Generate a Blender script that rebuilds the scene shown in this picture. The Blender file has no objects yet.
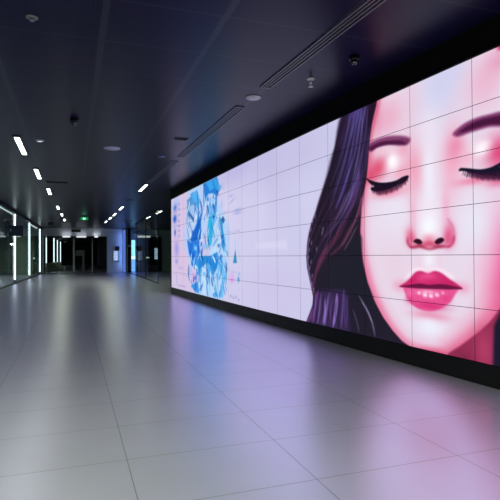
import bpy, bmesh, math, random
import numpy as np
from mathutils import Vector, Matrix

# ------------------------------------------------------------------ camera, world, exposure
scn = bpy.context.scene
col = scn.collection
EYE = 1.62
yaw, pitch, roll = math.radians(19.4), math.atan(6 / 505), math.radians(.35)
F = Vector((math.sin(yaw) * math.cos(pitch), math.cos(yaw) * math.cos(pitch), math.sin(pitch)))
R0 = Vector((math.cos(yaw), -math.sin(yaw), 0))
U0 = R0.cross(F)
Rv = R0 * math.cos(roll) - U0 * math.sin(roll)
Uv = U0 * math.cos(roll) + R0 * math.sin(roll)
cd = bpy.data.cameras.new('camera')
cd.sensor_width = 36
cd.lens = 36 * 505 / 500
cd.clip_end = 300
cam = bpy.data.objects.new('camera', cd)
col.objects.link(cam)
cam.matrix_world = Matrix(((Rv.x, Uv.x, -F.x, 0), (Rv.y, Uv.y, -F.y, 0), (Rv.z, Uv.z, -F.z, EYE), (0, 0, 0, 1)))
scn.camera = cam
wd = bpy.data.worlds.new('world')
scn.world = wd
wd.use_nodes = True
wd.node_tree.nodes['Background'].inputs[0].default_value = (.5, .55, .65, 1)
wd.node_tree.nodes['Background'].inputs[1].default_value = .02
vs = scn.view_settings
vs.view_transform = 'Standard'
vs.look = 'None'
vs.exposure = 0
vs.gamma = 1
vs.use_curve_mapping = False
LAMP_W = 5
NEAR_FILL_W = 215         # added out-of-view lights around the camera that fill the near floor
FAR_W = 28           # the lights by the end wall
SCREEN = 1.04         # brightness of the video wall

# ------------------------------------------------------------------ helpers
def lin(c):
    return tuple(((v / 255) / 12.92 if v / 255 <= .04045 else ((v / 255 + .055) / 1.055) ** 2.4) for v in c)

MATS = {}
def mat(name, c, rough=.6, metal=0, emit=None, es=1, spec=.5, coat=0, noise=0, nscale=30):
    if name in MATS: return MATS[name]
    m = bpy.data.materials.new(name); m.use_nodes = True
    nt = m.node_tree; b = nt.nodes['Principled BSDF']
    b.inputs['Base Color'].default_value = (*lin(c), 1)
    b.inputs['Roughness'].default_value = rough
    b.inputs['Metallic'].default_value = metal
    b.inputs['Specular IOR Level'].default_value = spec
    b.inputs['Coat Weight'].default_value = coat
    if emit:
        b.inputs['Emission Color'].default_value = (*lin(emit), 1)
        b.inputs['Emission Strength'].default_value = es
    if noise:
        tc = nt.nodes.new('ShaderNodeNewGeometry')
        n = nt.nodes.new('ShaderNodeTexNoise'); n.inputs['Scale'].default_value = nscale
        mx = nt.nodes.new('ShaderNodeMix'); mx.data_type = 'RGBA'
        l = lin(c)
        mx.inputs[6].default_value = (*[v * (1 - noise) for v in l], 1)
        mx.inputs[7].default_value = (*[v * (1 + noise) for v in l], 1)
        nt.links.new(tc.outputs['Position'], n.inputs['Vector'])
        nt.links.new(n.outputs[0], mx.inputs[0])
        nt.links.new(mx.outputs[2], b.inputs['Base Color'])
    MATS[name] = m
    return m

def glass(name, tint=(.82, .88, .9), rough=.02, refl=.45):
    if name in MATS: return MATS[name]
    m = bpy.data.materials.new(name); m.use_nodes = True
    nt = m.node_tree; nt.nodes.remove(nt.nodes['Principled BSDF'])
    t = nt.nodes.new('ShaderNodeBsdfTransparent'); t.inputs[0].default_value = (*tint, 1)
    g = nt.nodes.new('ShaderNodeBsdfGlossy'); g.inputs['Roughness'].default_value = rough
    g.inputs[0].default_value = (.9, .95, 1, 1)
    f = nt.nodes.new('ShaderNodeFresnel'); f.inputs[0].default_value = 1.45
    mx = nt.nodes.new('ShaderNodeMixShader')
    sc_ = nt.nodes.new('ShaderNodeMath'); sc_.operation = 'MULTIPLY'; sc_.inputs[1].default_value = refl; nt.links.new(f.outputs[0], sc_.inputs[0])
    nt.links.new(sc_.outputs[0], mx.inputs[0]); nt.links.new(t.outputs[0], mx.inputs[1]); nt.links.new(g.outputs[0], mx.inputs[2])
    nt.links.new(mx.outputs[0], nt.nodes['Material Output'].inputs[0])
    MATS[name] = m
    return m

class MB:
    def __init__(s): s.bm = bmesh.new()
    def box(s, x0, y0, z0, x1, y1, z1, bev=0):
        t = bmesh.new()
        bmesh.ops.create_cube(t, size=1)
        for v in t.verts:
            v.co = Vector(((x0 + x1) / 2 + v.co.x * (x1 - x0), (y0 + y1) / 2 + v.co.y * (y1 - y0), (z0 + z1) / 2 + v.co.z * (z1 - z0)))
        if bev: bmesh.ops.bevel(t, geom=t.edges[:], offset=bev, segments=2, affect='EDGES', profile=.5)
        s.add(t); return s
    def add(s, t, M=None):
        if M: bmesh.ops.transform(t, matrix=M, verts=t.verts)
        me = bpy.data.meshes.new('tmp'); t.to_mesh(me); t.free(); s.bm.from_mesh(me); bpy.data.meshes.remove(me)
    def lathe(s, prof, c=(0, 0, 0), n=32, M=None):
        t = bmesh.new(); rings = []
        for r, z in prof:
            if r < 1e-6: rings.append([t.verts.new((0, 0, z))])
            else: rings.append([t.verts.new((r * math.cos(a * 2 * math.pi / n), r * math.sin(a * 2 * math.pi / n), z)) for a in range(n)])
        for a, b in zip(rings, rings[1:]):
            for i in range(n):
                j = (i + 1) % n
                if len(a) == 1 and len(b) > 1: t.faces.new((a[0], b[i], b[j]))
                elif len(b) == 1 and len(a) > 1: t.faces.new((a[i], a[j], b[0]))
                elif len(a) > 1: t.faces.new((a[i], a[j], b[j], b[i]))
        bmesh.ops.recalc_face_normals(t, faces=t.faces)
        for f in t.faces: f.smooth = True
        s.add(t, Matrix.Translation(c) @ (M or Matrix())); return s
    def prism(s, pts, z0, z1):
        t = bmesh.new()
        a = [t.verts.new((x, y, z0)) for x, y in pts]; b = [t.verts.new((x, y, z1)) for x, y in pts]
        n = len(pts)
        t.faces.new(a[::-1]); t.faces.new(b)
        for i in range(n): t.faces.new((a[i], a[(i + 1) % n], b[(i + 1) % n], b[i]))
        bmesh.ops.recalc_face_normals(t, faces=t.faces)
        s.add(t); return s
    def build(s, name, m, parent=None, loc=None, rz=0):
        me = bpy.data.meshes.new(name); s.bm.to_mesh(me); s.bm.free(); me.materials.append(m)
        o = bpy.data.objects.new(name, me); col.objects.link(o)
        if parent: o.parent = parent
        if loc: o.location = loc
        o.rotation_euler.z = rz
        return o

def tag(o, label=None, cat=None, group=None, kind=None):
    for k_, v_ in (('label', label), ('category', cat), ('group', group), ('kind', kind)):
        if v_: o[k_] = v_
    return o
def thing(name, label, cat, loc=(0, 0, 0), rz=0, group=None):
    o = bpy.data.objects.new(name, None); col.objects.link(o)
    o.empty_display_size = .2; o.location = loc; o.rotation_euler.z = rz
    return tag(o, label, cat, group)
def struct(name, mb, m): return tag(mb.build(name, m), kind='structure')
def clone(root, loc, label, rz=None, group=None):
    r = root.copy(); col.objects.link(r); r.location = loc; r['label'] = label
    if rz is not None: r.rotation_euler.z = rz
    if group: r['group'] = group
    for ch in list(root.children):
        c = ch.copy(); col.objects.link(c); c.parent = r
        for g in list(ch.children):
            d = g.copy(); col.objects.link(d); d.parent = c
    return r

# ------------------------------------------------------------------ surfaces with a tile pattern
def grid_lines(nt, axis, offset, pitch_, half):
    """1 where the position along an axis is within half of a joint"""
    g = nt.nodes.new('ShaderNodeNewGeometry'); sp = nt.nodes.new('ShaderNodeSeparateXYZ')
    nt.links.new(g.outputs['Position'], sp.inputs[0])
    def M(op, a, b=None):
        n = nt.nodes.new('ShaderNodeMath'); n.operation = op
        for i, v in enumerate((a, b)):
            if v is None: continue
            if isinstance(v, (int, float)): n.inputs[i].default_value = v
            else: nt.links.new(v, n.inputs[i])
        return n.outputs[0]
    v = M('SUBTRACT', sp.outputs[axis], offset)
    v = M('DIVIDE', v, pitch_)
    v = M('SUBTRACT', v, M('ROUND', v))
    v = M('MULTIPLY', M('ABSOLUTE', v), pitch_)
    return M('LESS_THAN', v, half), M, sp

def floor_material():
    m = bpy.data.materials.new('glossy_grey_floor_tiles'); m.use_nodes = True
    nt = m.node_tree; b = nt.nodes['Principled BSDF']
    a, M, sp = grid_lines(nt, 'X', .41, 1.26, .004)
    c, _, _ = grid_lines(nt, 'Y', 4.15, .84, .004)
    j = M('MAXIMUM', a, c)
    wn = nt.nodes.new('ShaderNodeTexNoise'); wn.inputs['Scale'].default_value = 1.3
    g = nt.nodes.new('ShaderNodeNewGeometry'); nt.links.new(g.outputs['Position'], wn.inputs['Vector'])
    base = nt.nodes.new('ShaderNodeMix'); base.data_type = 'RGBA'
    base.inputs[6].default_value = (*[v * .94 for v in FLOOR_C], 1); base.inputs[7].default_value = (*[v * 1.06 for v in FLOOR_C], 1)
    nt.links.new(wn.outputs[0], base.inputs[0])
    mx = nt.nodes.new('ShaderNodeMix'); mx.data_type = 'RGBA'
    nt.links.new(M('MULTIPLY', j, .5), mx.inputs[0]); nt.links.new(base.outputs[2], mx.inputs[6]); mx.inputs[7].default_value = (.03, .03, .035, 1)
    nt.links.new(mx.outputs[2], b.inputs['Base Color'])
    b.inputs['Roughness'].default_value = FLOOR_R
    b.inputs['Specular IOR Level'].default_value = FLOOR_S
    b.inputs['IOR'].default_value = 1.5
    b.inputs['Metallic'].default_value = FLOOR_M
    return m

def ceiling_material():
    m = bpy.data.materials.new('black_perforated_metal_ceiling'); m.use_nodes = True
    nt = m.node_tree; b = nt.nodes['Principled BSDF']
    a, M, sp = grid_lines(nt, 'X', .374, 1.379, .042)
    c, _, _ = grid_lines(nt, 'Y', 5.79, 1.155, .014)
    p1, _, _ = grid_lines(nt, 'X', 0, .046, .012)
    p2, _, _ = grid_lines(nt, 'Y', 0, .046, .012)
    hole = M('MULTIPLY', p1, p2)
    # the strip beside the video wall is one plain band
    plain = M('GREATER_THAN', sp.outputs[0], 3.2)
    a = M('MULTIPLY', a, M('SUBTRACT', 1.0, plain))
    j = M('MAXIMUM', a, M('MULTIPLY', c, .8))
    hole = M('MULTIPLY', hole, M('SUBTRACT', 1.0, j))
    b1 = nt.nodes.new('ShaderNodeMix'); b1.data_type = 'RGBA'
    b1.inputs[6].default_value = (*CEIL_C, 1); b1.inputs[7].default_value = (*[v * .3 for v in CEIL_C], 1)
    nt.links.new(hole, b1.inputs[0])
    b2 = nt.nodes.new('ShaderNodeMix'); b2.data_type = 'RGBA'
    nt.links.new(j, b2.inputs[0]); nt.links.new(b1.outputs[2], b2.inputs[6]); b2.inputs[7].default_value = (.026, .030, .052, 1)
    nt.links.new(b2.outputs[2], b.inputs['Base Color'])
    b.inputs['Roughness'].default_value = .31
    b.inputs['IOR'].default_value = 1.22
    b.inputs['Specular Tint'].default_value = (.7, .75, 1, 1)
    return m

FLOOR_C = (.60, .54, .98); FLOOR_R = .30; FLOOR_S = .5; FLOOR_M = .7
CEIL_C = (.009, .008, .038)
H = 4.5

# ------------------------------------------------------------------ the shell
m_black = mat('matt_black_wall', (5, 5, 7), .7, spec=.2)
m_grey = mat('grey_wall', (212, 214, 226), .55, noise=.06)
m_dark = mat('dark_grey_wall', (166, 182, 174), .6, noise=.08)
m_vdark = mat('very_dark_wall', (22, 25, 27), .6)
m_metal = mat('dark_metal', (40, 42, 46), .35, .8)
m_alu = mat('aluminium', (150, 154, 160), .35, .9)
m_white = mat('white_plastic', (200, 202, 206), .45)
m_blackp = mat('black_plastic', (7, 7, 9), .4, spec=.3)
m_lamp = mat('white_lamp_diffuser', (255, 255, 255), .5, emit=(246, 248, 240), es=5)

fl = struct('floor', MB().box(-14, -9, -.2, 16, 96, 0), floor_material())
ce = struct('ceiling', MB().box(-14, -9, H, 16, 96, H + .2), ceiling_material())
struct('wall_back', MB().box(-14, -9.2, 0, 16, -9, H), m_vdark)

CURVE = (-1.09496522e-04, 6.12216645e-03, -1.38010590e-01, 5.36004170)
def wx(y): return ((CURVE[0] * y + CURVE[1]) * y + CURVE[2]) * y + CURVE[3]
SY0, SY1 = 5.095 - 1.1327, 22.085
Z0, Z1 = .272, 4.118
ys = [-9 + i * (SY1 + .16 + 9) / 60 for i in range(61)]
struct('wall_right', MB().prism([(wx(max(y, 2)) + .09, y) for y in ys] + [(wx(ys[-1]) + 1.2, ys[-1]), (7.0, -9)], 0, H), m_black)
struct('trim_1', MB().prism([(wx(max(y, 2)) - .012, y) for y in ys] + [(wx(max(y, 2)) + .09, y) for y in ys[::-1]], Z1 + .03, H), m_black)

# end wall with the wide glazed opening
YE = 53.5
ew = MB()
ew.box(-2.95, YE, 0, -2.62, YE + .2, H); ew.box(-2.62, YE, 3.72, 3.36, YE + .35, H); ew.box(3.36, YE, 0, 5.5, YE + .35, H)
struct('wall_end', ew, m_grey)
struct('wall_rear_right', MB().box(5.5, 54.6, 0, 16, 54.9, H), m_dark)
struct('wall_far_right', MB().box(15.8, -9, 0, 16, 54.6, H), m_dark)
struct('trim_2', MB().box(5.42, YE - .25, 0, 5.66, YE - .02, H), m_blackp)
# corridor beyond the glass
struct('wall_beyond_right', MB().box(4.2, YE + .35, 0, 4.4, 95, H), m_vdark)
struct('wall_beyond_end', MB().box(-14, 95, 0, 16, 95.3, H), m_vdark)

# left glazed front: the line runs slightly askew to the corridor
SL = .65 / 24
def fx(y): return -3.5 + (y - 28) * SL
fa = math.atan(SL)
def beam(y0, y1, z0, z1, off0, off1):
    return MB().prism([(fx(y0) + off0, y0), (fx(y1) + off0, y1), (fx(y1) + off1, y1), (fx(y0) + off1, y0)], z0, z1)
m_bulk = mat('dark_navy_bulkhead', (34, 36, 48), .45)
struct('trim_3', beam(-9, YE, 4.30, H, -.6, .1), m_bulk)
struct('baseboard_left', beam(-9, YE, 0, .07, -.06, .05), m_metal)
struct('wall_left_rear', beam(-9, 95, 0, H, -6.2, -6.0), m_dark)
struct('wall_left_end', MB().box(-9.8, 57, 0, -3.15, 57.2, H), m_dark)
G_ = glass('clear_glass')
posts_y = [-6, 3.0, 13.0, 24.0, 34.2, 42.4, 51.4]
for i, (a_, b_) in enumerate(zip(posts_y, posts_y[1:])):
    struct('window_%d' % (i + 1), beam(a_ + .14, b_ - .14, .07, 4.30, -.012, .012), G_)

# glazed doors in the end wall
gd = thing('glass_sliding_door', 'wide dark glass sliding doors in the grey end wall', 'door', (.45, YE + .18, 0))
fr = MB()
for x in (-3.02, 2.87): fr.box(x - .03, -.06, 0, x + .05, .06, 3.7)
fr.box(-3.05, -.06, 3.56, 2.9, .06, 3.7); fr.box(-2.99, -.04, 0, 2.82, .04, .05)
fr.build('frame', m_metal, gd)
for x0, x1 in ((-2.98, -.38), (-.2, 1.42), (1.54, 2.8)):
    MB().box(x0, -.012, .05, x1, .012, 3.56).build('glass_panel', glass('smoked_glass', (.72, .76, .78), .02, .3), gd)
for x, w_ in ((-.29, .09), (1.48, .05)):
    MB().box(x - w_, -.06, .05, x + w_, .06, 3.56, .01).build('mullion', m_alu, gd)

# ------------------------------------------------------------------ the video wall
def smooth(pts, closed, n=5):
    P=np.array(pts,float); m=len(P)
    if m<3: return P
    out=[]
    rng=range(m if closed else m-1)
    for i in rng:
        p1=P[i];p2=P[(i+1)%m]
        p0=P[(i-1)%m] if closed or i>0 else 2*p1-p2
        p3=P[(i+2)%m] if closed or i+2<m else 2*p2-p1
        for k in range(n):
            t=k/n
            out.append(.5*((2*p1)+(p2-p0)*t+(2*p0-5*p1+4*p2-p3)*t*t+(3*p1-p0-3*p2+p3)*t**3))
    if not closed: out.append(P[-1])
    return np.array(out)
def seg_dist(X,Y,P,closed):
    best=np.full(X.shape,1e9); tt=np.zeros(X.shape); m=len(P)
    segs=m if closed else m-1
    for i in range(segs):
        ax,ay=P[i];bx,by=P[(i+1)%m];dx=bx-ax;dy=by-ay;L=dx*dx+dy*dy+1e-12
        t=np.clip(((X-ax)*dx+(Y-ay)*dy)/L,0,1)
        d=np.hypot(X-ax-t*dx,Y-ay-t*dy)
        k=d<best
        best=np.where(k,d,best);tt=np.where(k,(i+t)/segs,tt)
    return best,tt
def inside(X,Y,P):
    r=np.zeros(X.shape,bool);m=len(P)
    for i in range(m):
        ax,ay=P[i];bx,by=P[(i+1)%m]
        if ay==by: continue
        c=((ay>Y)!=(by>Y))&(X<(bx-ax)*(Y-ay)/(by-ay)+ax)
        r^=c
    return r
def paint(X,Y,C,ops):
    """X,Y: N arrays, C: N x 3 colours (0..1)"""
    for op in ops:
        k=op[0]
        if k=='G':
            _,x,y,rx,ry,ang,col,al=op
            R=3*max(rx,ry)
            s=np.where((abs(X-x)<R)&(abs(Y-y)<R))[0]
            if not len(s): continue
            c_,s_=np.cos(ang),np.sin(ang);dx=X[s]-x;dy=Y[s]-y
            u=(dx*c_+dy*s_)/rx;v=(-dx*s_+dy*c_)/ry
            a=al*np.exp(-(u*u+v*v))
        else:
            _,pts,w,col,al,soft=op
            closed=k=='P'
            P=smooth(pts,closed) if not (k=='P' and w<0) else np.array(pts,float)
            pad=(0 if closed else w)+soft*1.5
            lo=P.min(0)-pad;hi=P.max(0)+pad
            s=np.where((X>lo[0])&(X<hi[0])&(Y>lo[1])&(Y<hi[1]))[0]
            if not len(s): continue
            d,t=seg_dist(X[s],Y[s],P,closed)
            if closed:
                d=np.where(inside(X[s],Y[s],P),-d,d)
            else:
                tp=np.sqrt(np.clip(np.sin(np.pi*np.clip(t,.02,.98))*1.6,0,1)) if k=='S' else 1
                d=d-w*tp
            q=np.clip(.5-d/(2*soft),0,1); a=al*q*q*(3-2*q)
        c=np.array(col,float)/255
        C[s]=C[s]*(1-a[:,None])+c*a[:,None]

ARTWORK = {
2.3: [
('G',6.74,2.453,1.7914,2.2246,0,(214,208,238),.7),
('G',8.733,1.878,1.2207,2.4152,0,(216,190,222),.9),
('G',8.143,3.75,.6734,1.1329,0,(218,188,220),.8),
('G',5.722,3.573,.3106,1.3735,0,(205,196,228),.4),
('G',5.86,4.094,.9393,.449,0,(180,176,220),.75),
('P',[(8.277,4.09),(7.513,4.159),(6.775,4.153),(6.635,3.98),(6.638,3.635),(6.42,3.025),(6.137,2.442),(6.184,1.448),(6.311,.757),(6.442,.285),(7.104,.264),(7.784,.257),(8.101,.733),(8.23,1.406),(8.58,2.111),(8.425,3.233)],.0,(165,205,245),.75,.0668),
('P',[(7.342,4.106),(6.634,4.105),(6.59,3.934),(6.503,3.659),(6.685,3.521),(6.827,3.655),(7.077,3.69),(7.237,3.529)],-1,(28,120,210),.95,.0258),
('P',[(7.179,4.089),(6.872,4.089),(6.777,3.801),(6.974,3.761)],-1,(60,165,235),.9,.0261),
('P',[(6.823,4.073),(6.589,4.058),(6.546,3.857),(6.415,3.756),(6.638,3.603)],-1,(60,160,225),.9,.025),
('P',[(8.349,3.8),(8.009,3.866),(7.819,3.562),(7.699,3.211),(7.952,2.889),(8.284,3.17)],-1,(70,140,205),.85,.0372),
('P',[(8.141,3.977),(7.692,3.999),(7.517,3.598),(7.638,3.27),(7.882,3.613)],-1,(60,165,235),.8,.0362),
('P',[(8.212,3.538),(7.882,3.54),(7.7,3.067),(7.889,2.733),(8.149,2.995)],-1,(205,220,248),.6,.037),
('P',[(8.283,3.4),(7.887,3.026),(7.888,2.843),(8.215,3.196)],-1,(45,85,160),.8,.0299),
('P',[(7.639,3.163),(7.462,3.235),(7.525,2.685),(7.587,2.197),(7.83,2.215),(8.088,2.234),(7.765,2.644)],-1,(28,120,210),1,.0323),
('P',[(7.764,2.753),(7.465,2.956),(7.471,2.224),(8.023,2.117),(8.155,2.239)],-1,(22,98,200),.95,.0325),
('S',[(7.517,3.598),(7.406,3.154),(7.583,2.763)],.035,(35,80,170),.8,.035),
('P',[(8.362,2.254),(8.023,2.117),(7.587,2.197),(7.532,1.771),(7.775,1.415),(8.029,1.484),(8.228,1.71)],-1,(25,105,215),.95,.0368),
('P',[(7.959,2.039),(7.708,2.098),(7.651,1.667),(7.837,1.414)],-1,(70,165,240),.7,.029),
('P',[(7.347,3.556),(7.131,3.436),(7.082,3.025),(7.191,2.64),(7.351,3.006)],-1,(196,210,246),.8,.0338),
('P',[(7.183,3.651),(7.027,3.544),(6.88,3.053),(6.644,2.819),(6.787,2.587),(7.082,3.025)],-1,(110,180,240),.8,.0261),
('P',[(6.877,3.442),(6.685,3.49),(6.644,2.913),(6.832,2.979)],-1,(60,150,220),.75,.0255),
('P',[(7.031,2.95),(6.833,2.851),(6.837,2.336),(6.938,1.954),(7.09,1.994),(7.139,2.432)],-1,(40,175,225),.95,.0262),
('P',[(7.354,2.662),(7.138,2.566),(7.142,2.064),(7.36,1.974),(7.47,2.258)],-1,(200,200,236),.8,.0341),
('P',[(7.53,1.982),(7.039,1.926),(6.991,1.628),(7.363,1.595),(7.474,1.77)],-1,(210,196,228),.8,.034),
('P',[(6.939,1.823),(6.651,2.003),(6.514,2.242),(6.429,1.96),(6.7,1.658),(6.991,1.628)],-1,(190,220,246),.8,.0253),
('P',[(7.592,1.631),(6.991,1.628),(6.653,1.752),(6.563,1.564),(6.657,1.249),(6.799,1.051),(6.943,1.302),(7.2,1.427),(7.366,1.148),(7.54,.857),(7.654,1.275)],-1,(30,130,215),.95,.0298),
('P',[(8.161,1.558),(7.9,1.412),(7.592,1.56),(7.654,1.275),(8.03,1.261)],-1,(50,140,225),.9,.0292),
('P',[(8.097,1.221),(7.716,1.129),(7.599,.781),(7.782,.547),(8.035,.664)],-1,(212,170,222),.7,.0364),
('P',[(7.971,.597),(7.659,.704),(7.603,.321),(7.846,.32),(8.103,.507)],-1,(45,140,225),.85,.0291),
('P',[(7.479,1.212),(7.255,1.358),(7.205,.82),(7.209,.313),(7.429,.313),(7.6,.64)],-1,(190,222,248),.85,.0275),
('P',[(7.147,1.428),(6.894,1.303),(6.8,.859),(6.618,.377),(6.805,.283),(6.999,.577),(7.151,.959)],-1,(60,160,230),.8,.026),
('P',[(6.995,1.168),(6.849,.854),(6.709,.489),(6.901,.395),(7.049,.703)],-1,(200,226,248),.8,.0227),
('P',[(6.609,1.439),(6.431,1.625),(6.306,1.385),(6.226,1.151),(6.353,.782),(6.398,.383),(6.573,.323),(6.661,.747),(6.612,1.127)],-1,(90,180,238),.8,.0275),
('P',[(6.566,1.192),(6.436,1.016),(6.483,.583),(6.617,.502)],-1,(205,224,248),.7,.0216),
('P',[(6.554,2.835),(6.423,2.721),(6.382,2.412),(6.301,2.103),(6.345,1.745),(6.429,1.93),(6.469,2.361)],-1,(40,140,205),.9,.0213),
('P',[(6.379,2.835),(6.296,2.701),(6.381,2.593),(6.466,2.759)],-1,(40,90,140),.9,.0182),
('S',[(6.509,2.858),(6.556,2.556),(6.385,2.109)],.0245,(70,150,220),.7,.0307),
('S',[(7.287,4.089),(7.32,3.652),(7.294,3.201)],.0171,(35,80,170),.75,.0205),
('S',[(7.077,3.69),(7.095,3.361),(7.031,3.016)],.0166,(20,60,150),.75,.0199),
('S',[(6.827,3.655),(6.791,3.308),(6.736,2.962)],.0192,(30,90,180),.75,.0192),
('S',[(6.685,3.584),(6.72,3.244),(6.69,2.89)],.0158,(60,140,215),.75,.019),
('S',[(7.943,3.997),(8.099,3.815),(8.144,3.599)],.0187,(60,110,180),.75,.0224),
('S',[(7.692,3.999),(7.647,3.558),(7.58,3.117)],.0249,(40,110,200),.75,.0214),
('S',[(8.217,2.929),(8.03,2.565),(7.957,2.224)],.0225,(60,120,200),.75,.0225),
('S',[(8.358,2.718),(8.216,2.281),(8.158,1.861)],.0267,(70,130,215),.75,.0229),
('S',[(7.36,1.974),(7.416,1.699),(7.535,1.42)],.0278,(40,100,200),.75,.0208),
('S',[(7.2,1.427),(7.153,1.093),(7.049,.769)],.0201,(35,80,170),.75,.0201),
('S',[(6.993,1.431),(6.892,1.142),(6.8,.859)],.0194,(30,90,180),.75,.0194),
('S',[(6.749,1.309),(6.82,1.049),(6.849,.79)],.016,(40,120,200),.75,.0192),
('S',[(7.654,1.275),(7.759,.802),(7.784,.329)],.0216,(50,110,200),.75,.0216),
('S',[(7.421,1.284),(7.499,.826),(7.486,.374)],.0209,(50,130,210),.75,.0209),
('S',[(7.152,.825),(7.158,.539),(7.104,.264)],.0201,(40,110,200),.75,.0201),
('S',[(6.563,1.564),(6.375,1.383),(6.266,1.208)],.0182,(35,80,170),.75,.0182),
('S',[(6.433,1.382),(6.471,1.136),(6.569,.881)],.0184,(40,100,180),.75,.0184),
('S',[(6.265,1.446),(6.242,1.091),(6.27,.732)],.0149,(40,110,190),.75,.0178),
('S',[(6.481,.767),(6.5,.55),(6.573,.323)],.0185,(50,120,200),.75,.0185),
('S',[(6.802,.667),(6.738,.469),(6.618,.284)],.0158,(30,90,180),.75,.019),
('S',[(6.84,1.949),(6.738,2.072),(6.604,2.188)],.0222,(40,140,210),.75,.019),
('S',[(6.427,2.112),(6.483,1.902),(6.562,1.688)],.0215,(40,150,215),.75,.0184),
('S',[(6.342,2.227),(6.304,1.924),(6.304,1.625)],.018,(70,170,230),.75,.018),
('S',[(7.079,3.424),(6.845,3.143),(6.69,2.89)],.0162,(50,140,210),.75,.0194),
('S',[(6.98,3.006),(6.748,2.9),(6.599,2.811)],.016,(50,150,220),.75,.0192),
('S',[(8.095,1.408),(7.922,1.228),(7.656,1.061)],.0257,(30,70,160),.75,.022),
('S',[(7.769,2.066),(7.852,1.742),(7.964,1.411)],.0219,(20,70,180),.75,.0219),
('S',[(7.245,2.58),(7.229,2.306),(7.249,2.037)],.017,(120,170,230),.75,.0203),
('S',[(6.883,2.729),(6.959,2.446),(7.038,2.157)],.0164,(20,140,210),.75,.0196),
('S',[(7.924,1.626),(7.88,1.413),(7.935,1.198)],.0232,(60,150,225),.885286013819147,.0202),
('S',[(7.872,2.137),(7.975,1.895),(8.065,1.646)],.0149,(40,170,220),.8005280799634835,.0204),
('S',[(6.356,1.163),(6.287,1.03),(6.235,.897)],.0097,(180,210,248),.6315717385415713,.0164),
('S',[(7.136,3.437),(7.139,3.179),(7.182,2.928)],.0121,(20,60,140),.8234451589821097,.0184),
('S',[(8.299,3.294),(8.357,3.058),(8.344,2.81)],.0126,(20,60,140),.846354233682586,.0212),
('S',[(7.751,1.338),(7.62,1.226),(7.584,1.113)],.0125,(40,170,220),.7240491940865676,.0196),
('S',[(7.016,2.574),(7.079,2.447),(7.128,2.317)],.0184,(205,196,232),.680528651182172,.0183),
('S',[(7.402,.653),(7.516,.489),(7.567,.406)],.028,(30,110,205),.8929567202806794,.0192),
('S',[(8.343,3.58),(8.328,3.361),(8.337,3.146)],.0266,(40,170,220),.7490490886947799,.0212),
('S',[(7.87,3.265),(7.765,3.097),(7.714,2.941)],.0344,(225,235,252),.5983061644532479,.0199),
('S',[(7.92,.889),(7.916,.777),(7.95,.662)],.0285,(20,60,140),.8594790537893183,.0202),
('S',[(6.291,1.639),(6.267,1.403),(6.182,1.172)],.0161,(40,170,220),.7024535637365583,.0163),
('S',[(6.816,.829),(6.785,.721),(6.8,.608)],.0269,(150,215,245),.6932691695017544,.0176),
('S',[(6.491,2.442),(6.537,2.337),(6.548,2.229)],.0178,(180,210,248),.8481542537751269,.017),
('S',[(6.838,3.342),(6.825,3.245),(6.773,3.141)],.0312,(18,80,180),.710251122449175,.0177),
('S',[(6.677,3.717),(6.603,3.593),(6.586,3.486)],.0226,(20,60,140),.6704329981936769,.0172),
('S',[(6.983,1.108),(7.008,.98),(6.974,.857)],.0264,(215,230,250),.652946360961493,.018),
('S',[(8.026,1.545),(8.024,1.412),(8.097,1.276)],.0265,(60,150,225),.6028787067030248,.0205),
('S',[(7.357,.767),(7.43,.502),(7.484,.412)],.0149,(30,110,205),.7566947980131371,.0191),
('S',[(6.581,2.486),(6.609,2.404),(6.642,2.323)],.0165,(215,230,250),.697546705269683,.0172),
('S',[(7.773,3.278),(7.771,3.165),(7.82,3.061)],.0262,(205,196,232),.7019518878277211,.0199),
('S',[(6.646,3.627),(6.671,3.395),(6.681,3.158)],.0219,(30,110,205),.8417757323726642,.0173),
('S',[(7.76,.757),(7.727,.558),(7.673,.439)],.0186,(60,150,225),.8603017449095363,.0198),
('S',[(7.599,2.213),(7.517,2.021),(7.446,1.833)],.012,(30,110,205),.7379056594806093,.0193),
('S',[(7.531,2.169),(7.54,2.037),(7.49,1.903)],.0257,(205,196,232),.6302967994715205,.0193),
('S',[(7.816,3.596),(7.817,3.38),(7.849,3.169)],.0269,(30,110,205),.8230694584843918,.02),
('S',[(6.26,1.454),(6.242,1.227),(6.22,1.001)],.0195,(150,215,245),.8502656948611553,.0163),
('S',[(8.155,3.722),(8.229,3.512),(8.349,3.307)],.0333,(215,230,250),.7895038766474864,.021),
('S',[(7.228,3.055),(7.272,2.916),(7.235,2.764)],.0143,(30,110,205),.649211078039329,.0187),
('S',[(6.92,3.12),(6.888,2.961),(6.883,2.808)],.0292,(40,170,220),.7796103889353936,.0178),
('S',[(6.768,3.027),(6.795,2.791),(6.805,2.552)],.0213,(40,170,220),.7845513909733555,.0176),
('S',[(6.369,2.129),(6.35,2.031),(6.277,1.931)],.0127,(20,60,140),.7089503774124455,.0165),
('S',[(6.893,2.613),(6.809,2.395),(6.757,2.183)],.0143,(20,60,140),.6341174971222137,.0177),
('S',[(6.859,1.64),(6.793,1.525),(6.731,1.413)],.0308,(225,235,252),.886877835254095,.0176),
('S',[(6.39,1.515),(6.39,1.411),(6.344,1.309)],.0174,(180,210,248),.6606733782198458,.0166),
('S',[(7.229,1.694),(7.223,1.491),(7.178,1.289)],.0146,(40,170,220),.8843146241163891,.0186),
('S',[(8.275,1.25),(8.282,.958),(8.195,.675)],.027,(18,80,180),.6592607218261421,.021),
('S',[(7.266,2.38),(7.231,2.107),(7.128,1.835)],.0174,(20,60,140),.6816417734938061,.0186),
('S',[(6.397,1.769),(6.358,1.684),(6.324,1.599)],.0101,(180,210,248),.5750295413051175,.0166),
('S',[(7.352,2.056),(7.266,1.937),(7.255,1.823)],.0313,(40,170,220),.5070422430596156,.0188),
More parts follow.
